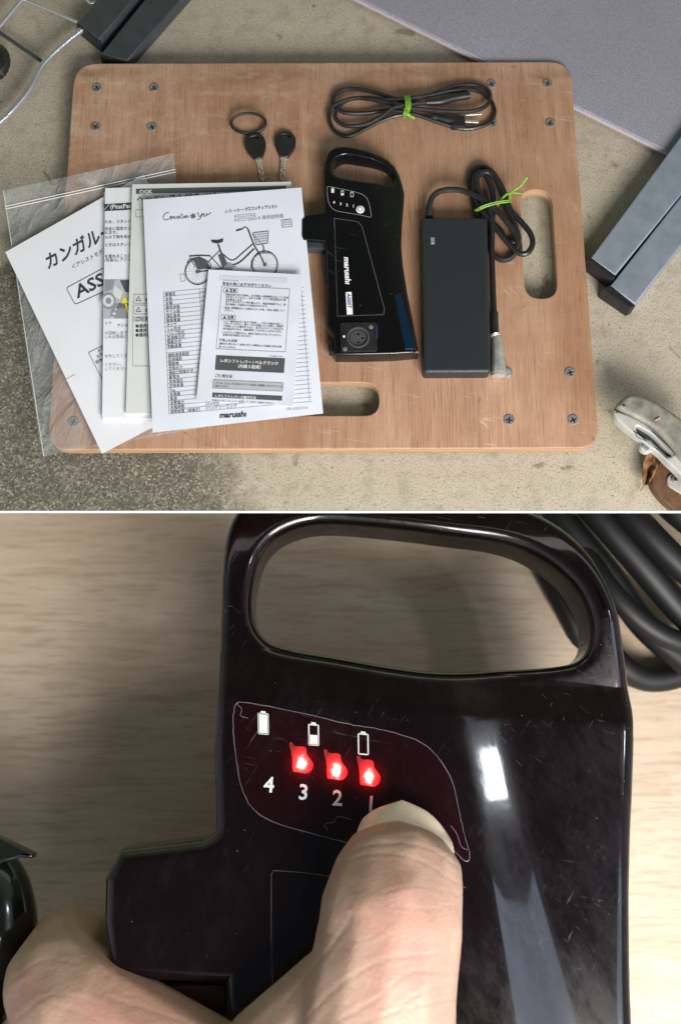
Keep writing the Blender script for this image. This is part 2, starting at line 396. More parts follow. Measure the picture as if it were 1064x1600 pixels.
M_white = plain('white_print', (.80, .82, .82), .5); M_navy = plain('navy_print', (.02, .03, .22), .5)
M_yellow = plain('yellow_print', (.80, .68, .02), .5)
M_steel = plain('dull_steel', (.30, .29, .30), .5, metal=.7, vary=.3, vscale=120)
M_chrome = plain('chrome', (.60, .60, .63), .25, metal=.8)
M_nickel = plain('nickel', (.46, .45, .43), .36, metal=.55, vary=.2, vscale=90, bumpy=.2, bscale=300)
M_tube = plain('slate_tube', (.25, .28, .335), .38, metal=.35, vary=.12, vscale=25)
M_tubedark = plain('charcoal_tube', (.055, .06, .068), .40, metal=.3, vary=.15, vscale=25)
M_zinc = plain('dusty_zinc', (.21, .20, .165), .5, metal=.2, vary=.4, vscale=45, bumpy=.3, bscale=160, bdist=.001)
M_zincl = plain('pale_zinc', (.42, .42, .385), .42, metal=.2, vary=.15, vscale=30)
M_green = plain('green_tie', (.17, .34, .03), .4, vary=.25, vscale=150)
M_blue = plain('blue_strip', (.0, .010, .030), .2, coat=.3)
M_leaf = plain('dry_leaf', (.20, .095, .035), .7, vary=.4, vscale=60, bumpy=.4, bscale=90, bdist=.002)
M_walnut = plain('brown_wood', (.10, .048, .022), .55, vary=.35, vscale=70)
M_trim = plain('pinkish_trim', (.42, .34, .33), .6)
M_nail = plain('nail', (.70, .57, .44), .26, spec=.5, vary=.06, vscale=14)
M_brass = plain('key_steel', (.50, .45, .36), .38, metal=.5, vary=.3, vscale=120)

# ------------------------------------------------------------------ setting
def ground():
    bm = bmesh.new(); z = 0
    y0, y1, x = H * TANT + .003, 9.0, 6.0
    for zz in (0, -.05):
        pass
    vs = [bm.verts.new(c) for c in ((-x, y0, 0), (x, y0, 0), (x, y1, 0), (-x, y1, 0), (-x, y0 + .05 * TANT, -.05), (x, y0 + .05 * TANT, -.05), (x, y1, -.05), (-x, y1, -.05))]
    for f in ((0, 1, 2, 3), (4, 7, 6, 5), (0, 4, 5, 1), (1, 5, 6, 2), (2, 6, 7, 3), (3, 7, 4, 0)): bm.faces.new([vs[i] for i in f])
    o = finish('concrete_floor', bm, MC, smooth=0, origin=(0, 0, 0)); tag(o, kind='structure')
ground()
ZT = -0.66
def table():
    bm = bmesh.new(); y1, x, y0 = (H - ZT) * TANT - .003, 4.0, -5.0
    vs = [bm.verts.new(c) for c in ((-x, y0, ZT), (x, y0, ZT), (x, y1, ZT), (-x, y1, ZT), (-x, y0, ZT - .06), (x, y0, ZT - .06), (x, y1, ZT - .06), (-x, y1, ZT - .06))]
    for f in ((0, 1, 2, 3), (4, 7, 6, 5), (0, 4, 5, 1), (1, 5, 6, 2), (2, 6, 7, 3), (3, 7, 4, 0)): bm.faces.new([vs[i] for i in f])
    o = finish('table_surface', bm, MT, smooth=0, origin=(0, 0, ZT)); tag(o, kind='structure')
table()
def divider():
    bm = bmesh.new(); n = Vector((0, 1, TANT)).normalized() ; d = Vector((0, TANT, -1)).normalized()
    a = Vector((0, H * TANT, 0)); w = .0019
    vs = []
    for x in (-6, 6):
        for s in (-1, 1):
            for k in (0, .06): vs.append(bm.verts.new(a + Vector((x, 0, 0)) + n * w * s * (1 - k * .0) + d * k))
    for f in ((0, 1, 3, 2), (4, 6, 7, 5), (0, 2, 6, 4), (1, 5, 7, 3), (0, 4, 5, 1), (2, 3, 7, 6)): bm.faces.new([vs[i] for i in f])
    o = finish('white_edge_strip', bm, plain('white_strip', (.85, .85, .85), .6), smooth=0); tag(o, kind='structure')
divider()

# ------------------------------------------------------------------ plywood board
ZB, ZBT = 0.012, 0.034
def board():
    t = thing('plywood_board', 505, 400, 0, 'scratched reddish plywood board with rounded corners and two cut out hand slots', 'board')
    out = roundpoly([(117, 99), (891, 96), (936, 700), (74, 703)], [36, 34, 34, 36], 8)
    s1 = roundpoly([(812, 297), (861, 297), (871, 466), (820, 466)], 26, 7)
    s2 = roundpoly([(400, 598), (591, 598), (593, 649), (400, 649)], 25, 7)
    bm = plate_bm(V2(out, ZBT), [V2(s1, ZBT), V2(s2, ZBT)], ZBT, ZB, .0022, 3)
    for f in bm.faces: f.material_index = 0
    bm.normal_update()
    for f in bm.faces:
        if abs(f.normal.z) < .6: f.material_index = 1
    finish('board', bm, MP, t, mats=[MP, MPE])
    sc = None
    for i, (x, y) in enumerate([(152, 137), (241, 137), (150, 198), (238, 198), (767, 131), (855, 130), (769, 192), (859, 192), (792, 582), (890, 582), (795, 656), (895, 656), (116, 659)]):
        if sc is None:
            bm = bmesh.new(); r = .0105
            o = [Vector((math.cos(a) * r, math.sin(a) * r)) for a in [k * 2 * math.pi / 20 for k in range(20)]]
            w, l = .0015, .0064
            cr = [Vector(q) for q in ((w, w), (w, l), (-w, l), (-w, w), (-l, w), (-l, -w), (-w, -w), (-w, -l), (w, -l), (w, -w), (l, -w), (l, w))]
            plate_bm(o, [cr], .0016, -.0015, .0008, 2, bm=bm)
            for v in bm.verts:
                d = v.co.xy.length
                pass
            bmesh.ops.translate(bm, verts=bm.verts, vec=worldloc(t))
            bm2 = bm; sc = finish('screw', bm2, M_steel, t)
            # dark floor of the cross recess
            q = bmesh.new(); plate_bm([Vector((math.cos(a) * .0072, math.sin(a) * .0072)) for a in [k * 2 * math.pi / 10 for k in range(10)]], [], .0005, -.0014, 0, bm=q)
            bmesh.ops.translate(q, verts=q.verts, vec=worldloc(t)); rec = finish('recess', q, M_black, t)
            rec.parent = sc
            o = sc
        else:
            o = link(sc.copy()); r2 = link(rec.copy()); r2.parent = o
        o.location = P(x, y, ZBT) - worldloc(t); o.rotation_euler = (random.uniform(-.04, .04), random.uniform(-.04, .04), random.uniform(0, 1.5))
board()

# ------------------------------------------------------------------ print / paper tools
GC = {}
def glyphs(s, bold=0.0):
    k = (s, bold)
    if k not in GC:
        c = bpy.data.curves.new('t', 'FONT'); c.body = s; c.size = 1; c.resolution_u = 2; c.offset = bold; c.fill_mode = 'FRONT'
        o = bpy.data.objects.new('t', c); me = bpy.data.meshes.new_from_object(o)
        n = len(me.vertices); co = np.zeros(n * 3); me.vertices.foreach_get('co', co)
        GC[k] = (co.reshape(-1, 3)[:, :2], [tuple(p.vertices) for p in me.polygons])
        bpy.data.objects.remove(o); bpy.data.curves.remove(c); bpy.data.meshes.remove(me)
    return GC[k]
def homog(src, dst):
    A = []
    for (x, y), (u, v) in zip(src, dst):
        A.append([x, y, 1, 0, 0, 0, -u * x, -u * y, -u]); A.append([0, 0, 0, x, y, 1, -v * x, -v * y, -v])
    return np.linalg.svd(np.array(A, float))[2][-1].reshape(3, 3)
class Sheet:
    """a flat printed thing: maps picture px to a point lying on its (slightly curled) surface"""
    def __init__(s, name, quad, zf, mat, label, cat, group=None, thick=.0006, n=22, grow=None, parent=None):
        s.h = homog([(0, 0), (1, 0), (1, 1), (0, 1)], quad); s.hi = np.linalg.inv(s.h); s.zf = zf; s.batch = {}
        s.t = parent or thing(name, *[sum(q[i] for q in quad) / 4 for i in (0, 1)], ZBT, label, cat, group)
        bm = bmesh.new(); V = []
        for k in (0, thick):
            for j in range(n + 1):
                for i in range(n + 1):
                    u, v = i / n, j / n; x, y = s.px(u, v); V.append(bm.verts.new(P(x, y, zf(u, v) - k)))
        m = (n + 1); I = lambda i, j, k: V[k * m * m + j * m + i]
        for j in range(n):
            for i in range(n):
                bm.faces.new((I(i, j, 0), I(i, j + 1, 0), I(i + 1, j + 1, 0), I(i + 1, j, 0))); bm.faces.new((I(i, j, 1), I(i + 1, j, 1), I(i + 1, j + 1, 1), I(i, j + 1, 1)))
        for i in range(n):
            bm.faces.new((I(i, 0, 0), I(i + 1, 0, 0), I(i + 1, 0, 1), I(i, 0, 1))); bm.faces.new((I(i, n, 0), I(i, n, 1), I(i + 1, n, 1), I(i + 1, n, 0)))
            bm.faces.new((I(0, i, 0), I(0, i, 1), I(0, i + 1, 1), I(0, i + 1, 0))); bm.faces.new((I(n, i, 0), I(n, i + 1, 0), I(n, i + 1, 1), I(n, i, 1)))
        s.o = finish('sheet' if cat != 'booklet' else 'cover', bm, mat, s.t, smooth=40)
    def px(s, u, v):
        q = s.h @ np.array([u, v, 1.0]); return q[0] / q[2], q[1] / q[2]
    def pt(s, x, y, e=.0006):
        q = s.hi @ np.array([x, y, 1.0]); u, v = q[0] / q[2], q[1] / q[2]
        return P(x, y, s.zf(min(1, max(0, u)), min(1, max(0, v))) + e)
    def add(s, verts, faces, mat, e=.0006):
        b = s.batch.setdefault((mat.name, e), [[], [], mat]); k = len(b[0])
        b[0] += [s.pt(x, y, e) for x, y in verts]; b[1] += [tuple(i + k for i in f) for f in faces]
    def text(s, string, x, y, size, ang=0, mat=None, sx=1.0, shear=0.0, bold=0.0, clipx=None, e=.0006):
        co, fc = glyphs(string, bold); a = R(ang); ca, sa = math.cos(a), math.sin(a); k = size
        vs = []
        for gx, gy in co:
            lx = (gx * sx + gy * shear) * k; ly = -gy * k
            vs.append((x + lx * ca - ly * sa, y + lx * sa + ly * ca))
        if clipx is not None:
            fc = [f for f in fc if all(vs[i][0] < clipx for i in f)]
        s.add(vs, fc, mat or M_ink, e)
    def line(s, pts, w, mat=None, e=.0006, closed=False):
        if closed: pts = pts + [pts[0]]
        for (x0, y0), (x1, y1) in zip(pts, pts[1:]):
            d = math.hypot(x1 - x0, y1 - y0)
            if d < 1e-6: continue
            nx, ny = -(y1 - y0) / d * w / 2, (x1 - x0) / d * w / 2; n = max(1, int(d / 14)); v = []; f = []
            for i in range(n + 1):
                t = i / n; cx, cy = x0 + (x1 - x0) * t, y0 + (y1 - y0) * t; v += [(cx + nx, cy + ny), (cx - nx, cy - ny)]
                if i: f.append((2 * i - 2, 2 * i - 1, 2 * i + 1, 2 * i))
            s.add(v, f, mat or M_ink, e)
    def quad(s, q, mat, e=.0004, n=8):
        v = []; f = []
        for j in range(n + 1):
            for i in range(n + 1):
                a, b = i / n, j / n
                x = (q[0][0] * (1 - a) + q[1][0] * a) * (1 - b) + (q[3][0] * (1 - a) + q[2][0] * a) * b
                y = (q[0][1] * (1 - a) + q[1][1] * a) * (1 - b) + (q[3][1] * (1 - a) + q[2][1] * a) * b
                v.append((x, y))
        for j in range(n):
            for i in range(n): k = j * (n + 1) + i; f.append((k, k + 1, k + n + 2, k + n + 1))
        s.add(v, f, mat, e)
    def done(s, name='printing'):
        for (mn, e), (v, f, mat) in s.batch.items():
            L = worldloc(s.t); me = bpy.data.meshes.new(name); me.from_pydata([tuple(p - L) for p in v], [], f); me.materials.append(mat)
            o = link(bpy.data.objects.new(name, me)); o.parent = s.t; o['kind'] = 'stuff'

# ------------------------------------------------------------------ zip bag
def bag():
    quad = [(5, 298), (272, 239), (318, 668), (68, 713)]
    h = homog([(0, 0), (1, 0), (1, 1), (0, 1)], quad); n = 60
    def zf(u, v):
        x, y = u * 9, v * 12
        w = noise.fractal(Vector((x * .7, y * .35, 3)), .9, 2, 4) * .0050 + noise.noise(Vector((x * 1.6, y * .7, 9))) * .0028
        e = max(0, .12 - v) / .12
        return ZBT + .0055 + w + e * .010 * (1 + math.sin(u * 17) * .4) - .0 
    t = thing('zip_bag', 150, 480, ZBT, 'clear crinkled plastic zip bag lying under the paper leaflets', 'plastic bag')
    def sheet(dz, name):
        bm = bmesh.new(); V = []
        for j in range(n + 1):
            for i in range(n + 1):
                u, v = i / n, j / n; q = h @ np.array([u, v, 1.0]); x, y = q[0] / q[2], q[1] / q[2]
                x += math.sin(v * 6) * 3 * (1 - 2 * u) * .6
                V.append(bm.verts.new(P(x, y, max(ZBT + .002, zf(u, v)) + dz * min(1, 6 * min(u, 1 - u, 1 - v + .001)))))
        for j in range(n):
            for i in range(n): k = j * (n + 1) + i; bm.faces.new((V[k], V[k + n + 1], V[k + n + 2], V[k + 1]))
        return finish(name, bm, MBAG, t, smooth=180)
    sheet(0, 'front_film')
    def PP(u, v): q = h @ np.array([u, v, 1.0]); return P(q[0] / q[2], q[1] / q[2], zf(u, v) + .0012)
    M_zip = plain('zip_plastic', (.62, .62, .62), .3)
    for v in (.055, .064):
        finish('zip_ridge', tube_bm([PP(u / 30, v) for u in range(31)], .0009, 6), M_zip, t)
    finish('heat_seal', tube_bm([PP(.004, v / 30) for v in range(31)], .0008, 6), M_zip, t)
bag()

# ------------------------------------------------------------------ the papers
G = 'printed papers fanned out on the plywood'
def curl(base, a=0, b=0, c=0, d=0, amp=.001, seed=0):     # raised at left,right,top,bottom edge
    def f(u, v):
        return base + a * (1 - u) ** 3 + b * u ** 3 + c * (1 - v) ** 4 + d * v ** 4 + amp * noise.noise(Vector((u * 3, v * 4, seed))) + amp
    return f
def leaflet():
    s = Sheet('leaflet', [(9, 394), (225, 272), (392, 588), (160, 709)], curl(ZBT + .010, .002, 0, .002, .004, .0012, 1), M_paper,
              'white leaflet fanned furthest left with big slanted black katakana title', 'leaflet', G)
    A = -27.5
    s.text('カンガルー', 74, 421, 26, A, sx=.92, shear=.22, bold=.022)
    s.text('＜アシストモデル気透型', 113, 421, 8, A, shear=.2)
    s.text('ASSIST', 122, 466, 27, A, sx=1.15, shear=.18, bold=.018)
    box = roundpoly([(104, 450), (186, 406), (214, 432), (118, 476)], 4, 3); s.line(box, 1.0, closed=True)
    s.line([(139, 551), (172, 534), (190, 572), (165, 600)], .8); s.line([(139, 551), (162, 596)], .8)
    for i, q in enumerate(('お問', 'お買い求め', '販売店')): s.text(q, 154 - i * 1.5, 551 + i * 9, 6, A)
    s.line([(103, 593), (118, 585)], .6, M_inkg)
    s.done()
leaflet()
def booklet_a():
    zf = curl(ZBT + .020, 0, 0, 0, .002, .0012, 2)
    s = Sheet('booklet', [(165, 294), (300, 290), (290, 655), (160, 652)], zf, M_paper, 'white booklet with grey machine photo and yellow arrow, tucked under the cream booklet', 'booklet', G, thick=.004)
    Sheet('booklet', [(163, 300), (300, 294), (290, 660), (161, 657)], lambda u, v: zf(u, v) - .0045, M_paper, '', 'booklet', thick=.0015, parent=s.t).o.name = 'back_page'
    s.quad([(163, 319), (215, 316), (215, 327), (163, 330)], M_ink)
    s.text('／(PitatPat)', 163, 327, 9.5, -3, M_white, bold=.01, e=.0009)
    rows = [(349, 'ため、スタンド操作の'), (360, '完全に固定せされて'), (366, 'れます。'), (373, 'ルの下側を抑える力'), (385, 'ときはスタンド側に'), (403, 'を重ねることによって'), (409, '(写真②) アジャス'), (523, 'が回転しますので'), (529, 'いれば容易に回せ'), (559, 'を外してください。'), (572, 'ください。'), (579, 'してください。')]
    for y, q in rows: s.text(q, 164, y, 6, -1.5, M_ink if y < 500 else M_inkg)
    # the grey picture of a hub with a lever
    ph = sp = None
    s.quad([(164, 437), (206, 436), (203, 498), (163, 498)], M_band)
    for q, mt in (([(164, 437), (180, 437), (176, 452), (164, 456)], M_inkg), ([(188, 438), (206, 437), (205, 458), (196, 456)], M_dark_band), ([(180, 446), (192, 456), (188, 468), (176, 462)], M_paper_g), ([(176, 476), (200, 470), (203, 497), (172, 497)], M_inkg), ([(184, 478), (190, 476), (178, 497), (172, 497)], M_paper_g)): s.quad(q, mt, .0006, 3)
    for rr, mt, e in ((13, M_inkg, .0008), (9.5, M_paper_g, .0009), (5, M_inkg, .001)):
        c = [(170 + rr * .9 * math.cos(a), 470 + rr * math.sin(a)) for a in [k * math.pi / 8 for k in range(16)]]; s.add(c, [tuple(range(16))], mt, e)
    for k in range(5): s.line([(184 + k * 3.4, 482), (188 + k * 3, 474)], 1.2, M_ink, .001)
    s.line([(203, 497), (197, 474)], 2.6, M_yellow, .0012); s.add([(190.5, 474), (203, 473), (194, 463)], [(0, 1, 2)], M_yellow, .0012)
    s.text('ット', 164, 507, 6, -2); s.text('アジャスト', 183, 511, 6, -2)
    s.done()
booklet_a()
def loose():
    s = Sheet('leaflet', [(362, 290), (455, 283), (470, 400), (372, 408)], curl(ZBT + .018, amp=.0004), M_paper,
              'plain white sheet almost hidden, one corner showing above the cream booklet', 'leaflet', G); s.done()
loose()
def booklet_b():
    zf = curl(ZBT + .027, 0, 0, 0, .001, .001, 3)
    s = Sheet('booklet', [(207, 288), (455, 284), (440, 640), (197, 646)], zf, M_paper_g, 'cream booklet with dark title bar and warning boxes, second from the right', 'booklet', G, thick=.005)
    s.quad([(213, 295), (447, 290), (447, 298), (213, 303)], M_dark_band)
    s.text('OGK', 218, 302.5, 8, -1.5, M_white, sx=1.15, bold=.012, e=.0009)
    s.text('ヘッドレスト付きベビーシート取扱説明書', 214, 316, 12.5, -2.5, bold=.012)
    s.line([(213, 328), (260, 327), (260, 338), (213, 339)], .7, M_inkg, closed=True)
    for y, c in ((460, '取'), (477, '本')):
        s.line([(210, y), (240, y), (240, y + 14), (210, y + 14)], .8, M_inkg, closed=True)
        s.line([(213, y + 10), (217, y + 3), (221, y + 10)], .8, closed=True); s.text('!', 216.4, y + 9.5, 5); s.text(c + '扱', 227, y + 11, 7, bold=.01)
    s.quad([(209, 495), (245, 494), (245, 502), (209, 503)], M_band); s.text('ご使用前に', 212, 501.5, 7.5, -1, e=.0009, bold=.01)
    for y, c in ((512, '●適用体重'), (519, '●適用年齢'), (526, '●適用重量')): s.text(c, 212, y, 6.3, -1, bold=.01)
    s.line([(208, 572), (240, 572)], .6, M_inkg); s.line([(208, 470), (208, 572)], .5, M_inkg)
    s.done()
booklet_b()
QM = [(224, 312), (471, 293), (505, 646), (239, 676)]
def main_sheet():
    zf = curl(ZBT + .033, .001, -.002, .003, .003, .0022, 5)
    s = Sheet('instruction_sheet', QM, zf, M_paper_b, 'large white instruction sheet with a bicycle drawing and long table', 'instruction sheet', G)
    A = -5
    cx = lambda X: 200 + X / 3.5467
    cy = lambda Y: 270 + Y / 3.5467
    Z = lambda pts: [(cx(x), cy(y)) for x, y in pts]
    def L(pts, w=1.0, m=None, closed=False, sub=4): s.line([tuple(p) for p in smoothopen([(cx(x), cy(y)) for x, y in pts], sub)] if sub else Z(pts), w, m or M_ink, closed=closed)
    # script title
    L([(230, 225), (222, 220), (205, 230), (197, 250), (210, 262), (232, 255)], .9)
    L([(232, 250), (238, 242), (248, 244), (244, 256), (236, 256), (236, 246), (250, 250)], .8); L([(250, 250), (262, 240), (256, 250), (262, 254), (272, 246)], .8)
    L([(272, 248), (280, 240), (288, 244), (284, 254), (276, 254), (276, 244), (292, 248)], .8)
    L([(300, 225), (294, 246), (300, 252), (308, 248)], .8); L([(293, 236), (306, 233)], .7); L([(308, 248), (314, 238), (312, 250), (320, 244)], .8)
    L([(320, 246), (330, 238), (322, 238), (322, 250), (336, 244), (342, 240)], .8)
    for k in range(6):
        a = k * math.pi / 3 + .3; x, y = 362, 240
        s.add([(cx(x), cy(y)), (cx(x + 13 * math.cos(a - .35)), cy(y + 13 * math.sin(a - .35))), (cx(x + 16 * math.cos(a)), cy(y + 16 * math.sin(a))), (cx(x + 13 * math.cos(a + .35)), cy(y + 13 * math.sin(a + .35)))], [(0, 1, 2, 3)], M_ink)
    L([(384, 226), (392, 222), (392, 240), (404, 240), (414, 222), (404, 250), (386, 262)], .9); L([(416, 234), (424, 226), (420, 240), (432, 240), (438, 224), (440, 236), (462, 220)], .9)
    s.text('ふらっかーず', cx(536), cy(222), 6.3, A); s.text('ココッティアシスト', cx(664), cy(209), 6.6, A, bold=.018, sx=.8)
    s.text('ASCCY203J', cx(590), cy(250), 7.0, A, M_inkg); s.text('ASCCY2033-R 専用説明書', cx(590), cy(272), 7.2, A, M_inkg, sx=.95)
    L([(850, 262), (905, 256), (910, 298), (854, 303)], .9, M_inkg, True, 0)
    for k in range(3): L([(856 + k, 274 + k * 10), (880, 262 + k * 12), (904, 270 + k * 9)], .8, M_inkg)
    # the bicycle drawing
    def wheel(x, y, r, a0=0, a1=360):
        pts = [(x + r * math.cos(R(a)), y + r * 1.05 * math.sin(R(a))) for a in range(a0, a1 + 1, 12)]
        L(pts, 1.7, M_ink, sub=0); L([(x + (p[0] - x) * .9, y + (p[1] - y) * .9) for p in pts], .5, M_inkg, sub=0)
        for k in range(0, 18):
            a = k * math.pi / 9; L([(x, y), (x + r * .9 * math.cos(a), y + r * .92 * math.sin(a))], .22, M_inkg, sub=0)
        c = [(cx(x + r * .14 * math.cos(a)), cy(y + r * .14 * math.sin(a))) for a in [q * math.pi / 5 for q in range(10)]]; s.add(c, [tuple(range(10))], M_dark_band, .0008)
    wheel(386, 548, 68); wheel(759, 508, 71)
    for p, w in (([(340, 462), (400, 458), (455, 460)], 2.2), ([(455, 460), (520, 530)], 1.4), ([(515, 425), (435, 505), (388, 550)], 1.2), ([(500, 395), (545, 520)], 2.6), ([(545, 525), (388, 550)], 1.8),
                 ([(525, 450), (580, 485), (640, 440), (692, 395)], 1.8), ([(560, 515), (620, 495), (700, 420)], 2.4), ([(665, 310), (700, 400), (735, 460), (757, 508)], 2.4), ([(600, 320), (632, 312)], 2.6),
                 ([(632, 312), (650, 300), (668, 312)], 1.6), ([(690, 340), (745, 400), (750, 440)], .8), ([(400, 460), (375, 510)], 1.0), ([(345, 470), (375, 525)], 1.3), ([(750, 400), (758, 440)], 1.0),
                 ([(330, 500), (345, 480), (400, 470), (455, 500), (458, 530)], 1.2), ([(683, 530), (690, 480), (730, 448), (790, 445)], 1.3), ([(480, 535), (600, 520)], 1.2)): L(p, w)
    s.quad(Z([(500, 455), (528, 445), (552, 505), (524, 525)]), M_dark_band, .0008, 3)
    c = [(cx(558 + 26 * math.cos(a)), cy(520 + 24 * math.sin(a))) for a in [q * math.pi / 6 for q in range(12)]]; s.add(c, [tuple(range(12))], M_inkg, .0007)
    s.add(Z([(462, 372), (500, 372), (530, 364), (526, 384), (495, 392), (466, 386)]), [(0, 1, 2, 3, 4, 5)], M_ink, .0008)
    fan = Z([(362, 482), (395, 472), (430, 482), (452, 512), (455, 530), (385, 535)]); s.add(fan, [(0, 1, 2, 3, 4, 5)], M_dark_band, .0007)
    L([(694, 332), (779, 322), (775, 390), (712, 400)], 1.0, M_ink, True, 0)
    for k in range(1, 7): L([(694 + k * 12, 331 - k * 1.4), (712 + k * 9, 399 - k * 1.4)], .6, M_inkg, sub=0)
    for k in range(1, 5): L([(694 + k * 4, 332 + k * 13), (779 - k, 322 + k * 13)], .6, M_inkg, sub=0)
    L([(290, 565), (312, 560), (318, 598), (296, 604)], .7, M_inkg, True, 0)
    # the table
    rows = ['車種名', '全長', '全幅', '最低床面', 'サドル高', '適応身長', '乗車重量', 'タイヤ', 'リム形式', 'バルブ型式', '変速機方式', '駆動方式', '制動装置', '', '補助速度範囲', '変速補助', '電動機', '定格出力', '補助力制御方式', '蓄電池', '定格電圧', '定格容量', 'Typ.', '充電器', '電源', '消費電力', '充電時間', '照明装置（前後灯）']
    n = len(rows); x0, y0, x1, y1 = 256, 457, 265, 647
    vals = ['ASC', '1,8', '58', '1,2', '75', '14', '4', '1', '1', '2', '3', '1', '2']
    for i in range(n + 1):
        t = i / n; xa, ya = x0 + (x1 - x0) * t, y0 + (y1 - y0) * t
        xb = 470 + 14 * t + (4 if i > 1 else 0); s.line([(xa, ya), (xb, ya - (xb - xa) * .098 * (1 - .1 * t))], .55, M_inkg)
        if i < n:
            s.text(rows[i], xa + 2.5, ya + 5.8, 6.2, A, M_ink, sx=.9)
            if i < len(vals): s.text(vals[i], 314 + 4 * t, ya + .8, 5.2, A, M_inkg)
    s.line([(x0, y0), (x1, y1)], .7, M_inkg); s.line([(312, 452), (323, 641)], .7, M_inkg); s.line([(470, 437), (484, 626)], .7, M_inkg)
    s.text('バッテリーランプ', 324, 640, 6.5, A, M_ink, sx=.9); s.text('約4時間', 324, 633.5, 5.5, A, M_inkg)
    s.text('maruıshı', 343, 653, 12.5, -3, M_ink, sx=.98, shear=.2, bold=.035)
    s.text('000 ASCCY19', 448, 641, 5.6, -3, M_inkg)
    s.done()
main_sheet()
def card():
    zf = curl(ZBT + .040, .001, .004, .001, .003, .0016, 8)
    s = Sheet('instruction_sheet', [(326, 421), (473, 429), (458, 634), (307, 626)], zf, M_paper_b, 'small thin instruction slip with dark banners, topmost of the papers', 'instruction sheet', G, thick=.0004)
    k = 6.65; X = lambda x: 300 + x / k; Y = lambda y: 420 + y / k; A = 3.0
    s.quad([(X(290), Y(70)), (X(990), Y(95)), (X(985), Y(150)), (X(290), Y(120))], plain('pale_band', (.56, .59, .67), .6))
    s.text('SI-8S50A-005-00', X(320), Y(126), 3.6, A, M_inkg)
    s.text('安全の為に必ずお守りください', X(318), Y(166), 5.5, A, bold=.012)
    s.line([(X(315), Y(178)), (X(1017), Y(210)), (X(972), Y(865)), (X(253), Y(832))], .7, M_inkg, closed=True)
    for y, x, c in ((232, 345, '警告'), (512, 320, '注意')):
        s.line([(X(x - 10), Y(y - 32)), (X(x + 135), Y(y - 24)), (X(x + 130), Y(y + 20)), (X(x - 14), Y(y + 12))], .7, M_inkg, closed=True)
        s.add([(X(x + 5), Y(y + 4)), (X(x + 38), Y(y + 6)), (X(x + 24), Y(y - 24))], [(0, 1, 2)], M_ink); s.text(c, X(x + 50), Y(y + 5), 5, A, bold=.02)
    ls = [(330, 275, '・製品を取り付ける時は、必ず取扱い説明書等に示している指'), (352, 302, '示を守ってください。またその際、シマノ純正部品の使用'), (352, 328, 'をお勧めします。'), (350, 350, 'ボルトまたはナット等が緩んだり、製品が破損すると、突'), (348, 378, '然に転倒して怪我をする場合があります。'), (318, 412, '・取扱い説明書はよくお読みになった後、大切に保管してく'), (345, 440, 'ださい。'),
          (305, 552, '・レバー操作は必ず１段ずつ変速し、ペダルの踏力を弱くし'), (328, 578, 'て行ってください。強くペダルを踏んでいる時に、無理や'), (326, 604, 'り変速しようと操作をすると、足がふらついてペダルから'), (324, 632, '足を踏み外すなど、転倒事故につながることがあります。'), (298, 668, '・ベルクランク部分には、絶対に足をかけないでください。'), (320, 696, '変速不良の原因となります。'), (284, 786, '通常の使用において自然に生じた摩耗および品質の劣化は保'), (280, 818, '証いたしません。')]
    for x, y, q in ls: s.text(q, X(x), Y(y), 3.62, A, M_ink, bold=.008)
    s.text('使用上の注意：', X(286), Y(752), 4.6, A, bold=.012); s.text('SI-6B80A-004', X(810), Y(915), 3.6, A, M_inkg)
    s.quad([(X(253), Y(897)), (X(968), Y(930)), (X(956), Y(1083)), (X(240), Y(1050))], M_dark_band)
    s.text('レボシフトレバー / ベルクランク', X(290), Y(968), 6.3, A, M_white, bold=.016, e=.0008, sx=.98); s.text('（内装３段用）', X(450), Y(1024), 6.3, A, M_white, bold=.016, e=.0008)
    s.text('ご使用方法', X(236), Y(1124), 5.6, A, bold=.01)
    s.quad([(X(225), Y(1152)), (X(950), Y(1186)), (X(944), Y(1274)), (X(219), Y(1240))], M_band); s.line([(X(225), Y(1152)), (X(950), Y(1186)), (X(944), Y(1274)), (X(219), Y(1240))], .6, M_inkg, closed=True, e=.0008)
    s.text('インターエムハブに添付されている取扱い説明書とあわせてよくお', X(245), Y(1196), 3.5, A, M_ink, e=.0009); s.text('読みください。', X(242), Y(1226), 3.5, A, M_ink, e=.0009)
    s.quad([(X(216), Y(1286)), (X(938), Y(1320)), (X(934), Y(1370)), (X(212), Y(1336))], M_dark_band); s.text('レボシフトレバーの操作方法', X(236), Y(1330), 5.0, A, M_white, bold=.012, e=.0009)
    s.text('本品はレボシフトレバーを回して１段ずつ変速できます。', X(210), Y(1374), 3.8, A, M_ink)
    s.done()
card()

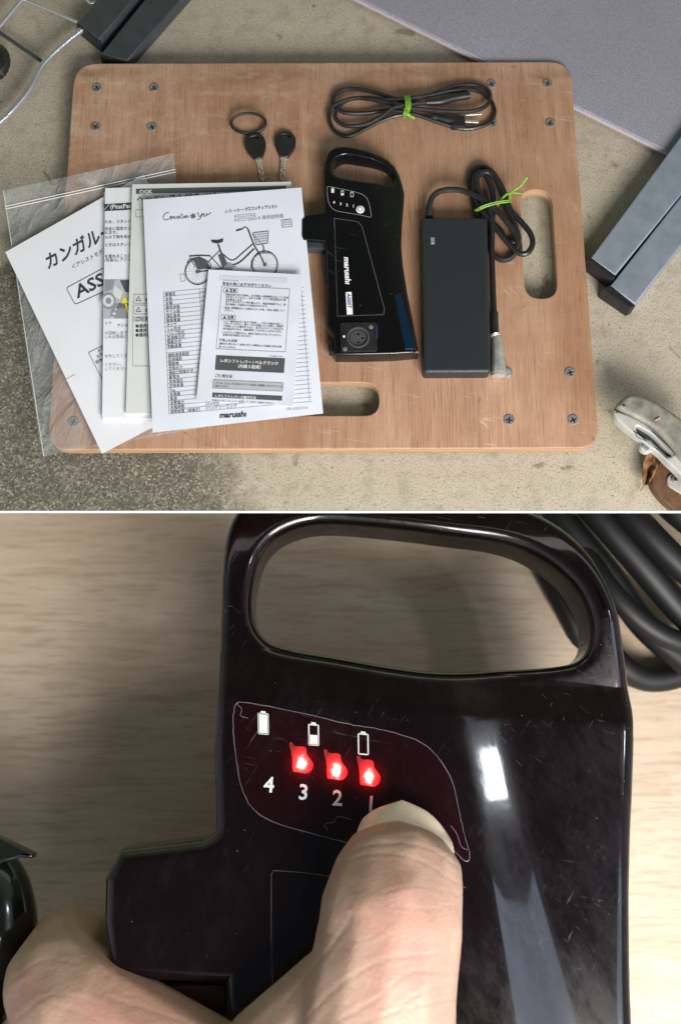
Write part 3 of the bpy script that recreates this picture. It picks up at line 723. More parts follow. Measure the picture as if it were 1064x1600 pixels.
# ------------------------------------------------------------------ the small battery on the board
def battery_small():
    x0, y0, k = 460, 210, 4.445
    C = lambda pts: [(x0 + x / k, y0 + y / k) for x, y in pts]
    zt, zb = ZBT + .038, ZBT + .002
    t = thing('bicycle_battery', 560, 400, ZBT, 'small black bicycle battery with carry handle lying beside the papers', 'battery')
    out = [(203, 350), (198, 260), (208, 190), (225, 135), (250, 103), (290, 84), (345, 78), (420, 88), (520, 108), (600, 128), (655, 152), (700, 190), (730, 240), (752, 305), (769, 375), (764, 450), (751, 600), (745, 750), (757, 900), (785, 1080), (822, 1270), (850, 1420), (866, 1508),
           (700, 1523), (420, 1530), (285, 1530), (274, 1512), (272, 1400), (240, 1352), (228, 1330), (226, 1100), (218, 780), (212, 740), (62, 728), (50, 700), (48, 590), (76, 553), (205, 537)]
    hole = smoothclosed(C([(262, 235), (270, 190), (295, 158), (350, 135), (440, 146), (540, 163), (620, 188), (670, 225), (697, 280), (685, 318), (640, 326), (560, 326), (500, 325), (400, 310), (310, 292), (272, 270)]), 3)
    bm = plate_bm(V2(C(out), zt), [V2(hole, zt)], zt, zb, .0045, 4)
    # facets running down the right side
    def facet(pa, pb, slope):
        A, B = P(*C([pa])[0], zt), P(*C([pb])[0], zt); d = (B - A).normalized(); n = Vector((-d.y, d.x, 0))
        if n.x < 0: n = -n
        bmesh.ops.bisect_plane(bm, geom=bm.verts[:] + bm.edges[:] + bm.faces[:], plane_co=A, plane_no=n)
        for v in bm.verts:
            q = (v.co - A).dot(n)
            if q > 0 and v.co.z > zt - .03: v.co.z -= q * slope
    facet((480, 330), (730, 1520), .10); facet((560, 330), (790, 1520), .16)
    finish('shell', bm, MGB, t, smooth=28)
    sh = Sheet.__new__(Sheet); sh.t = t; sh.batch = {}; sh.pt = lambda x, y, e=.0006: P(x, y, zt + e)
    cl = lambda pts: C(pts)
    lab = C(smoothclosed([(228, 375), (240, 362), (330, 380), (430, 402), (485, 425), (515, 470), (530, 540), (528, 575), (470, 562), (370, 545), (290, 530), (245, 490), (230, 430)], 3))
    sh.line(lab, .45, M_band, closed=True)
    sh.line(C([(280, 660), (275, 582), (440, 606), (470, 640), (625, 1215), (618, 1252), (300, 1262)]), .3, M_inkg); sh.line(C([(280, 660), (300, 1262)]), .2, M_inkg)
    def icon(x, y, fill):
        w, h = 9, 15
        sh.line(C([(x - w, y - h), (x + w, y - h), (x + w, y + h), (x - w, y + h)]), .6, M_white, closed=True); sh.quad(C([(x - 4, y - h - 5), (x + 4, y - h - 5), (x + 4, y - h), (x - 4, y - h)]), M_white, .0006, 1)
        if fill: sh.quad(C([(x - w, y + h - 2 * h * fill), (x + w, y + h - 2 * h * fill), (x + w, y + h), (x - w, y + h)]), M_white, .0006, 1)
    icon(266, 390, 1); icon(333, 408, .5); icon(400, 418, 0)
    for c, x, y in (('4', 268, 480), ('3', 314, 491), ('2', 358, 498), ('1', 402, 506)): sh.text(c, x0 + x / k, y0 + y / k, 6, 4, M_white, bold=.02)
    sh.text('maruıshı', x0 + 345 / k, y0 + 850 / k, 12.2, 87, M_white, sx=1.02, shear=.2, bold=.035)
    sh.quad(C([(356, 1096), (396, 1094), (405, 1250), (365, 1252)]), M_white, .0006, 2)
    sh.text('ASSIST', x0 + 366 / k, y0 + 1104 / k, 7.8, 87, M_navy, sx=1.02, shear=.18, bold=.02, e=.0012)
    sh.quad(C([(565, 1325), (575, 1325), (578, 1420), (568, 1420)]), M_navy, .0006, 1)
    sh.done('lettering')
    # push button with sticker
    c = P(*C([(457, 522)])[0], zt); u = pxm(330, zt)
    def disc(name, c, r, h, mat, par=t, z0=0, seg=24, ry=1, bev=.0006):
        bm = plate_bm([Vector((c.x + math.cos(a) * r, c.y + math.sin(a) * r * ry)) for a in [q * 2 * math.pi / seg for q in range(seg)]], [], c.z + z0 + h, c.z + z0 - .001, bev, 2)
        return finish(name, bm, mat, par)
    disc('push_button', c, 6.5 * u, .0012, M_white); disc('button_mark', c, 5.0 * u, .0006, M_band, z0=.0012, bev=.0002); disc('button_centre', c, 2.6 * u, .0004, M_white, z0=.0018, bev=.0001)
    # socket
    sk = finish('socket_plate', plate_bm(V2(C(roundpoly([(315, 1312), (570, 1308), (576, 1508), (322, 1515)], 22, 4)), zt), [V2([(x0 + (442 + 78 * math.cos(a)) / k, y0 + (1414 + 76 * math.sin(a)) / k) for a in [q * math.pi / 14 for q in range(28)]], zt)], zt + .0035, zt - .003, .0012, 2), M_black, t)
    M_grey = plain('grey_plastic', (.05, .052, .055), .5)
    cc = P(*C([(442, 1414)])[0], zt)
    ring = lambda r, n=28: [Vector((cc.x + r * u * math.cos(a), cc.y + r * u * math.sin(a))) for a in [q * 2 * math.pi / n for q in range(n)]]
    finish('socket_ring', plate_bm(ring(17.5), [ring(14)], zt + .005, zt - .002, .0012, 2), M_grey, sk)
    ins = plate_bm(ring(13), [[Vector((cc.x + a * u + 1.9 * u * math.cos(q * math.pi / 5), cc.y + b * u + 1.9 * u * math.sin(q * math.pi / 5))) for q in range(10)] for a, b in ((0, 6.2), (6.8, 0), (0, -6.8))], zt + .002, zt - .001, .0008, 2)
    finish('socket_insert', ins, M_grey, sk)
    for p in ((532, 1338), (352, 1490)): disc('screw', P(*C([p])[0], zt + .0035), 3.4 * u, .0008, M_steel, sk, seg=14)
    finish('socket_mark', plate_bm(V2(C([(338, 1402), (350, 1402), (350, 1416), (338, 1416)]), zt), [], zt + .0045, zt, .0003, 1), M_white, sk)
    # glossy dark blue strip, latch, knob, terminal block under the tab
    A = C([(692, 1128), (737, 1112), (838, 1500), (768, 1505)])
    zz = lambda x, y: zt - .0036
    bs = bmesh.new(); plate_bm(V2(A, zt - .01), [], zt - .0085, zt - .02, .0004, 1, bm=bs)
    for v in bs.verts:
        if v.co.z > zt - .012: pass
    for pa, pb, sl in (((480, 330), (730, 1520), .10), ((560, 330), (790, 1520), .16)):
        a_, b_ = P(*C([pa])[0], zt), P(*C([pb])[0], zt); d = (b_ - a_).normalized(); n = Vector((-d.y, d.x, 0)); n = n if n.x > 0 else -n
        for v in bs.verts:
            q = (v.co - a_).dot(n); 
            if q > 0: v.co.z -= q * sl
    bmesh.ops.translate(bs, verts=bs.verts, vec=(0, 0, .0095)); finish('glossy_strip', bs, M_blue, t)
    finish('latch', plate_bm(V2(C(roundpoly([(197, 835), (222, 835), (224, 1005), (203, 1002)], 8, 3)), zt - .014), [], zt - .014, zb + .006, .002, 2), M_tubedark, t)
    finish('lock_knob', plate_bm(V2(C(roundpoly([(233, 1425), (282, 1425), (284, 1512), (240, 1512)], 10, 3)), zt - .012), [], zt - .012, zb + .006, .002, 2), M_black, t)
    finish('terminal_block', plate_bm(V2(C([(66, 735), (212, 728), (214, 786), (84, 782)]), zt - .008), [], zt - .010, zb + .004, .001, 2), M_tubedark, t)
    finish('end_seam', plate_bm(V2(C([(290, 1526), (860, 1504), (862, 1515), (292, 1536)]), zt - .006), [], zt - .006, zb, .001, 2), M_steel, t)
battery_small()

# ------------------------------------------------------------------ charger
def charger():
    x0, y0, k = 620, 220, 4.092
    C = lambda pts: [(x0 + x / k, y0 + y / k) for x, y in pts]
    zt = ZBT + .031
    t = thing('battery_charger', 712, 460, ZBT, 'black pebbled charger brick with coiled lead beside the plywood slot', 'charger')
    b = finish('case', plate_bm(V2(C(roundpoly([(152, 488), (578, 488), (600, 1478), (170, 1480)], 26, 5)), zt), [], zt, ZBT + .0005, .006, 4), M_charger, t)
    finish('indicator_window', plate_bm(V2(C([(214, 618), (240, 617), (241, 660), (217, 661)]), zt), [], zt + .0008, zt - .001, .0003, 1), plain('indicator_grey', (.20, .21, .22), .3), t)
    u = pxm(400, ZBT)
    Q = lambda pts: [P(x0 + x / k, y0 + y / k, ZBT + z) for x, y, z in pts]
    rel = Q([(205, 492, .018), (205, 450, .018), (206, 412, .017)])
    rp = smoothopen(rel, 8); rr = [u * (6.2 - 1.2 * i / len(rp) + (.6 if i % 3 == 0 else -.3)) for i in range(len(rp))]
    finish('strain_relief', tube_bm(rp, rr, 14), M_black, t)
    path = Q([(206, 412, .018), (232, 352, .022), (290, 318, .024), (380, 312, .024), (450, 330, .024), (540, 372, .028), (620, 430, .028), (690, 500, .026), (745, 580, .020), (770, 660, .014), (740, 735, .008), (680, 762, .008), (620, 730, .008), (590, 660, .008), (600, 560, .01), (615, 440, .014), (608, 320, .018), (570, 225, .018), (520, 205, .018), (492, 260, .018), (500, 350, .018), (540, 440, .018), (620, 540, .016), (690, 630, .012), (770, 712, .012), (830, 718, .014), (866, 660, .015), (850, 590, .015), (790, 515, .014), (725, 440, .014), (695, 360, .016), (655, 270, .016), (600, 195, .012), (540, 168, .010), (482, 195, .008), (462, 260, .008), (480, 350, .008), (510, 470, .008), (560, 500, .008), (650, 560, .006), (700, 640, .007), (770, 640, .012), (760, 560, .016), (705, 440, .018), (668, 330, .02), (630, 240, .018), (570, 200, .02), (510, 240, .022), (530, 340, .024), (590, 430, .024), (607, 540, .02), (606, 700, .016), (612, 900, .012), (620, 1110, .012)])
    finish('lead', tube_bm(smoothopen(path, 7), 4.5 * u, 10), M_cable, t)
    finish('plug_boot', tube_bm(smoothopen(Q([(620, 1098, .012), (624, 1240, .012)]), 6), 6.3 * u, 16), M_black, t)
    pl = smoothopen(Q([(628, 1236, .013), (640, 1290, .013), (646, 1400, .014), (650, 1505, .014)]), 12)
    n = len(pl); rr = []
    for i in range(n):
        f = i / (n - 1); r = 6.8 if f < .14 else 7.0 + 4.2 * min(1, (f - .14) / .7)
        if f < .12 and i % 2: r += 1.0
        if .25 < f < .5 and i % 2: r += .25
        if f > .97: r -= .7
        rr.append(r * u)
    pb = finish('plug_shell', tube_bm(pl, rr, 24), M_nickel, t)
    finish('plug_latch', plate_bm(V2(C(roundpoly([(690, 1455), (722, 1460), (728, 1505), (695, 1510)], 10, 3)), ZBT + .014), [], ZBT + .016, ZBT + .008, .0015, 2), M_nickel, pb)
    # green tie round the coil
    g = thing('twist_tie', 765, 330, ZBT, 'green twist tie bound round the charger lead coil, ends sticking up', 'twist tie', 'green ties round the cables')
    a = Q([(497, 440, .004), (505, 442, .026), (560, 414, .036), (640, 392, .036), (715, 382, .030), (726, 384, .006)])
    finish('band', tube_bm(smoothopen(a, 5), 1.9 * u, 8, flat=.5), M_green, g)
    a = Q([(502, 450, .004), (512, 448, .027), (565, 424, .0365), (640, 402, .0365), (718, 391, .030), (726, 392, .006)])
    finish('band', tube_bm(smoothopen(a, 5), 1.6 * u, 8, flat=.5), M_green, g)
    finish('loose_end', tube_bm(smoothopen(Q([(715, 380, .03), (730, 330, .032), (790, 285, .036), (830, 232, .044)]), 5), 1.9 * u, 8, flat=.4), M_green, g)
    finish('loose_end', tube_bm(smoothopen(Q([(640, 410, .03), (690, 350, .034), (740, 330, .032), (803, 335, .03)]), 5), 1.9 * u, 8, flat=.4), M_green, g)
charger()

# ------------------------------------------------------------------ mains cord
def cord():
    x0, y0, k = 350, 100, 2.364
    t = thing('power_cord', 645, 175, ZBT, 'coiled black mains cord with two pin plug at the top of the board', 'power cord')
    u = pxm(175, ZBT)
    Q = lambda pts: [P(x0 + x / k, y0 + y / k, ZBT + z) for x, y, z in pts]
    path = [(830, 205, .012), (770, 198, .012), (700, 188, .012), (640, 190, .010), (580, 210, .008), (520, 240, .006), (460, 266, .005), (412, 250, .005), (389, 208, .006), (400, 162, .012), (450, 134, .016), (520, 124, .016), (600, 132, .018), (670, 128, .020), (760, 116, .018), (850, 98, .012), (930, 98, .008), (980, 130, .006), (999, 180, .005), (970, 222, .005), (890, 240, .006), (800, 218, .01), (720, 190, .014), (660, 176, .016), (600, 172, .012), (520, 182, .008), (440, 178, .008), (404, 148, .008), (412, 112, .009), (455, 92, .01), (520, 96, .012), (600, 118, .014), (665, 138, .016), (740, 122, .018), (800, 100, .014), (870, 78, .009), (935, 78, .008), (978, 102, .009), (975, 145, .012), (930, 172, .016), (840, 176, .018), (740, 168, .02), (660, 160, .022), (610, 145, .02), (540, 130, .018), (470, 128, .014), (425, 158, .013), (412, 200, .012), (450, 228, .012), (520, 224, .014), (580, 195, .022), (630, 160, .026), (690, 150, .024), (750, 142, .018)]
    finish('lead', tube_bm(smoothopen(Q(path), 6), 3.1 * u, 10), M_cable, t)
    cp = smoothopen(Q([(745, 142, .018), (800, 138, .016), (850, 125, .014), (905, 116, .012)]), 8)
    finish('connector', tube_bm(cp, [u * (4.4 + 1.2 * min(1, i / 8) + (.5 if i % 2 and i < 16 else 0)) for i in range(len(cp))], 12), M_black, t)
    pp = smoothopen(Q([(770, 192, .012), (810, 202, .012), (850, 212, .012)]), 6)
    finish('plug_grip', tube_bm(pp, [u * (4 + 2.2 * i / len(pp) + (.5 if i % 2 else 0)) for i in range(len(pp))], 12), M_black, t)
    pb = finish('plug_body', plate_bm(V2([(x0 + x / k, y0 + y / k) for x, y in roundpoly([(838, 190), (890, 190), (893, 230), (838, 228)], 8, 3)], ZBT + .018), [], ZBT + .018, ZBT + .004, .002, 2), M_black, t)
    for q in ([(890, 205), (940, 209), (940, 217), (890, 214)], [(892, 184), (952, 180), (952, 186), (892, 190)]):
        finish('prong', plate_bm(V2([(x0 + x / k, y0 + y / k) for x, y in q], ZBT + .012), [], ZBT + .012, ZBT + .0095, .0004, 1), M_nickel, pb)
    g = thing('twist_tie', 635, 165, ZBT, 'green twist tie knotted round the middle of the mains cord', 'twist tie', 'green ties round the cables')
    for dx in (-5, 3, 9):
        finish('band', tube_bm(smoothopen(Q([(665 + dx, 122, .004), (672 + dx, 118, .024), (678 + dx, 150, .031), (670 + dx, 182, .024), (666 + dx, 194, .004)]), 5), 1.8 * u, 8, flat=.6), M_green, g)
    finish('loose_end', tube_bm(smoothopen(Q([(668, 165, .03), (680, 185, .03), (703, 200, .018)]), 5), 2.4 * u, 8, flat=.4), M_green, g)
    finish('loose_end', tube_bm(smoothopen(Q([(672, 172, .028), (668, 186, .02), (664, 198, .008)]), 5), 2.0 * u, 8, flat=.4), M_green, g)
cord()

# ------------------------------------------------------------------ keys
def keys():
    x0, y0, k = 350, 100, 2.364; u = pxm(220, ZBT)
    C = lambda pts: [(x0 + x / k, y0 + y / k) for x, y in pts]
    kr = thing('key_ring', 388, 194, ZBT, 'black split ring at the left key, on the board', 'key ring')
    for dz, dr in ((0, 0), (.0024, .6)):
        pts = [P(x0 + (91 + (64 - dr) * math.cos(a)) / k, y0 + (219 + (38 - dr) * math.sin(a)) / k, ZBT + .007 + dz + .006 * math.sin(-a)) for a in [q * math.pi / 24 for q in range(48)]]
        finish('coil', tube_bm(pts, 2.2 * u, 8, closed=True), M_black, kr)
    ends = ([(85, 250), (150, 250)],)
    def key(hx, hy, tx, ty, label, s):
        t = thing('key', x0 / 1 + hx / k, y0 + hy / k, ZBT, label, 'key', 'two keys on the board')
        d = Vector((tx - hx, ty - hy)); L = d.length; d.normalize(); n = Vector((-d.y, d.x))
        W = lambda pts: C([(hx + d.x * a + n.x * b, hy + d.y * a + n.y * b) for a, b in pts])
        head = smoothclosed([(-46, 0), (-42, -20), (-22, -37), (5, -38), (28, -28), (46, -15), (50, 0), (46, 15), (28, 28), (5, 38), (-22, 37), (-42, 20)], 3)
        hole = smoothclosed([(-34, 0), (-32, -14), (-26, -18), (-20, -12), (-19, 0), (-20, 12), (-26, 18), (-32, 14)], 2)
        finish('bow', plate_bm(V2(W(head), ZBT + .008), [V2(W(hole), ZBT + .008)], ZBT + .009, ZBT + .001, .0018, 3), M_black, t)
        prof = [(44, -11), (58, -11), (60, -8), (L - 8, -8), (L, -2), (L, 3), (L - 6, 9), (L - 22, 9), (L - 26, 6), (L - 34, 9), (L - 44, 9), (62, 9), (58, 12), (44, 12)]
        b = finish('blade', plate_bm(V2(W(prof), ZBT + .006), [], ZBT + .006, ZBT + .003, .0004, 1), M_brass, t)
        for a, bb, r in ((L - 46, 3, 3.2), (L - 36, -2, 3.6), (L - 26, 2, 3.2), (L - 15, -1, 3.5), (L - 55, -2, 2.2)):
            finish('dimple', plate_bm(V2(W([(a + r * math.cos(q), bb + r * .8 * math.sin(q)) for q in [z * math.pi / 4 for z in range(8)]]), ZBT + .006), [], ZBT + .0064, ZBT + .005, 0), M_dark_band, b)
    key(117, 300, 145, 430, 'left key with black bow hanging from the split ring', 0)
    key(226, 293, 214, 428, 'loose key with black bow lying right of the ring', 1)
keys()

# ------------------------------------------------------------------ fabric panel, tubes, rack, wheel
def panel():
    t = thing('fabric_panel', 900, 60, 0, 'large grey woven fabric panel lying partly under the board corner', 'panel')
    z = .027
    q = [(548, -8), (1110, 270), (1300, -140), (1060, -420), (430, -330)]
    finish('fabric_face', plate_bm(V2(roundpoly(q, 6, 3), z), [], z, .012, .003, 3), MF, t)
    a, b = P(548, -6, z - .009), P(1110, 272, z - .009)
    finish('edge_trim', tube_bm([a, b], .0052, 8, flat=1.3), M_trim, t)
panel()
GT = 'square metal tubes on the floor'
def tube_box(label, q, z, mat, capside, endmat, cap):
    t = thing('metal_tube', sum(p[0] for p in q) / 4, sum(p[1] for p in q) / 4, 0, label, 'metal tube', GT)
    finish('tube', plate_bm(V2(q, z), [], z, .001, .003, 3), mat, t)
    finish('end_cap', plate_bm(V2(cap, z - .001), [], z - .0015, .0015, .0015, 2), endmat, t)
tube_box('dark square tube at top left touching the wire rack', [(122, 36), (155, 62), (250, -50), (215, -72)], .038, M_tubedark, 0, M_black, [(120, 37), (122.5, 35), (157, 62), (156, 66)])
tube_box('dark square tube at top left next to the board edge', [(158, 84), (199, 95), (322, -45), (276, -63)], .030, M_tubedark, 0, M_black, [(156, 86), (158, 83), (200, 94), (200, 98)])
tube_box('slate square tube right of the board, nearer the board', [(923.3, 402.3), (960.7, 430), (1130, 222), (1090, 176)], .045, M_tube, 0, M_black, [(918, 405), (923, 401), (962, 430), (959, 436)])
tube_box('slate square tube at the right edge, the lower one', [(954, 445.5), (992, 476), (1150, 273), (1112, 245)], .040, M_tube, 0, M_black, [(941, 451), (953, 445), (992.5, 477.5), (985, 481)])
def rack():
    t = thing('wire_rack', 40, 80, 0, 'bent chrome wire rack in the top left corner of the floor', 'wire rack'); u = pxm(60, .02)
    Q = lambda pts, z=.03: smoothopen([P(x, y, z) for x, y in pts], 6)
    for pts, r, z, m in (([(-30, 212), (0, 191), (23, 169), (47, 139), (66, 103), (96, 73), (128, 47)], 4.6, .030, M_chrome), ([(-30, 76), (0, 41), (36, -2), (60, -30)], 3.8, .040, M_chrome), ([(30, -4), (70, 12), (122, 35)], 2.6, .036, M_chrome), ([(-20, 38), (0, 51), (34, 74), (69, 98)], 3.0, .022, M_tubedark), ([(133, -5), (142, 5), (150, 3)], 2.4, .03, M_chrome)):
        finish('rod', tube_bm(Q(pts, z), r * u, 12), m, t)
rack()
def tyre():
    t = thing('rubber_wheel', -8, 97, 0, 'black ribbed rubber wheel cut by the left edge of the frame', 'wheel'); u = pxm(97, .03)
    c = P(-9, 97, .035)
    pts = [c + Vector((math.cos(a) * 15 * u, math.sin(a) * 22 * u, 0)) for a in [q * math.pi / 20 for q in range(40)]]
    finish('tyre', tube_bm(pts, [u * (10 + (1.0 if q % 2 else 0)) for q in range(40)], 14, closed=True), M_cable, t)
    finish('hub', plate_bm([(c.xy + Vector((math.cos(a) * 9 * u, math.sin(a) * 15 * u))) for a in [q * math.pi / 10 for q in range(20)]], [], .045, .02, .003, 3), M_tubedark, t)
    for k in range(14):
        a = k * math.pi / 7; d = Vector((math.cos(a), math.sin(a) * 1.3, 0)); e = Vector((-math.sin(a), math.cos(a), 0))
        finish('tread_rib', tube_bm([c + d * 16 * u + Vector((0, 0, 10 * u)) - e * 2 * u, c + d * 22 * u + Vector((0, 0, 6 * u)), c + d * 25 * u + e * 3 * u], 1.3 * u, 6), M_cable, t)
tyre()

# ------------------------------------------------------------------ caster bottom right, leaf, small board
def caster():
    x0, y0, k = 760, 500, 3.5
    C = lambda pts: [(x0 + x / k, y0 + y / k) for x, y in pts]
    t = thing('caster_bracket', 1020, 700, 0, 'dusty zinc caster bracket with bolt at the right edge, lower down', 'caster')
    z = .085
    top = smoothclosed(C([(712, 470), (740, 430), (785, 402), (850, 408), (950, 455), (1080, 545), (1180, 640), (1180, 860), (1090, 800), (1010, 690), (930, 600), (840, 545), (760, 505)]), 3)
    bm = plate_bm(V2(top, z), [], z, z - .03, .010, 5)
    finish('fork_top', bm, M_zinc, t, side=None, smooth=60)
    z2 = z - .006
    fl = smoothclosed(C([(694, 490), (720, 500), (800, 530), (900, 590), (985, 680), (1064, 770), (1150, 860), (1150, 960), (1064, 850), (985, 772), (935, 722), (885, 690), (830, 642), (762, 590), (705, 530)]), 3)
    rc = smoothclosed(C([(818, 580), (850, 592), (905, 625), (960, 680), (1010, 735), (990, 745), (930, 690), (880, 652), (830, 628)]), 3)
    finish('fork_flange', plate_bm(V2(fl, z2), [V2(rc, z2)], z2, z2 - .022, .004, 4), M_zincl, t, smooth=60)
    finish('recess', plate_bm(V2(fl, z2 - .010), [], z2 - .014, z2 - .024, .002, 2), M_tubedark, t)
    c = P(*C([(875, 690)])[0], z2 - .012); u = pxm(690, z2)
    finish('bolt_head', plate_bm([c.xy + Vector((math.cos(a), math.sin(a))) * 9 * u for a in [q * math.pi / 3 + .3 for q in range(6)]], [], c.z + .008, c.z - .01, .0015, 2), M_chrome, t)
    finish('bolt_washer', plate_bm([c.xy + Vector((math.cos(a), math.sin(a))) * 11 * u for a in [q * math.pi / 10 for q in range(20)]], [], c.z + .001, c.z - .012, .001, 2), M_zincl, t)
    s = tag(finish('wood_splinter', plate_bm(V2(C([(918, 545), (945, 530), (948, 538), (921, 553)]), z + .001), [], z + .003, z - .0005, .0008, 1), MPE), 'tiny pale wood splinter lying on the dusty caster bracket', 'splinter')
    # wooden board with its metal plate
    w = thing('dark_wood_block', 1045, 760, 0, 'dark brown rounded wooden piece with a bolted plate under the caster', 'wood block')
    ol = C(smoothclosed([(900, 860), (915, 810), (960, 765), (1040, 770), (1200, 850), (1240, 1100), (1080, 1090), (1010, 1030), (940, 960), (908, 910)], 3))
    finish('block', plate_bm(V2(ol, .022), [], .022, .002, .004, 3), M_walnut, w, side='upper')
    finish('metal_plate', plate_bm(V2(C(roundpoly([(985, 862), (1040, 815), (1150, 870), (1150, 990), (1064, 950), (990, 905)], 18, 4)), .026), [], .026, .021, .001, 2), M_zincl, w, side='upper')
    c = P(*C([(1026, 872)])[0], .026); u = pxm(750, .026)
    finish('bolt_head', plate_bm([c.xy + Vector((math.cos(a), math.sin(a))) * 5.8 * u for a in [q * math.pi / 8 for q in range(16)]], [], .031, .025, .002, 3), M_steel, w)
    finish('bolt_hole', plate_bm([c.xy + Vector((math.cos(a), math.sin(a))) * 2.4 * u for a in [q * math.pi / 8 for q in range(16)]], [], .0316, .030, .0003, 1), M_black, w)
    # leaf
    lf = thing('dead_leaf', 1010, 740, 0, 'crumpled brown dead leaf beside the dark wood block', 'leaf')
    bm = bmesh.new(); n = 14; V = []
    LQ = C([(868, 722), (952, 755), (900, 900), (835, 905)]); 
    for j in range(n + 1):
        for i in range(n + 1):
            a, b = i / n, j / n; wd = .25 + .75 * math.sin(math.pi * min(1, b * .85 + .15)) ** .6; a2 = .5 + (a - .5) * wd
            x = (LQ[0][0] * (1 - a2) + LQ[1][0] * a2) * (1 - b) + (LQ[3][0] * (1 - a2) + LQ[2][0] * a2) * b; y = (LQ[0][1] * (1 - a2) + LQ[1][1] * a2) * (1 - b) + (LQ[3][1] * (1 - a2) + LQ[2][1] * a2) * b
            x += noise.noise(Vector((a * 4, b * 5, 1))) * 2.5
            V.append(bm.verts.new(P(x, y, .018 + .018 * abs(a - .5) + .012 * noise.noise(Vector((a * 3, b * 4, 5))))))
    for j in range(n):
        for i in range(n): q = j * (n + 1) + i; bm.faces.new((V[q], V[q + n + 1], V[q + n + 2], V[q + 1]))
    finish('blade', bm, M_leaf, lf, smooth=60)
    finish('stalk', tube_bm(smoothopen([P(x, y, z) for (x, y), z in zip(C([(862, 900), (850, 920), (838, 938)]), (.018, .012, .006))], 4), .0014, 6), M_leaf, lf)
caster()

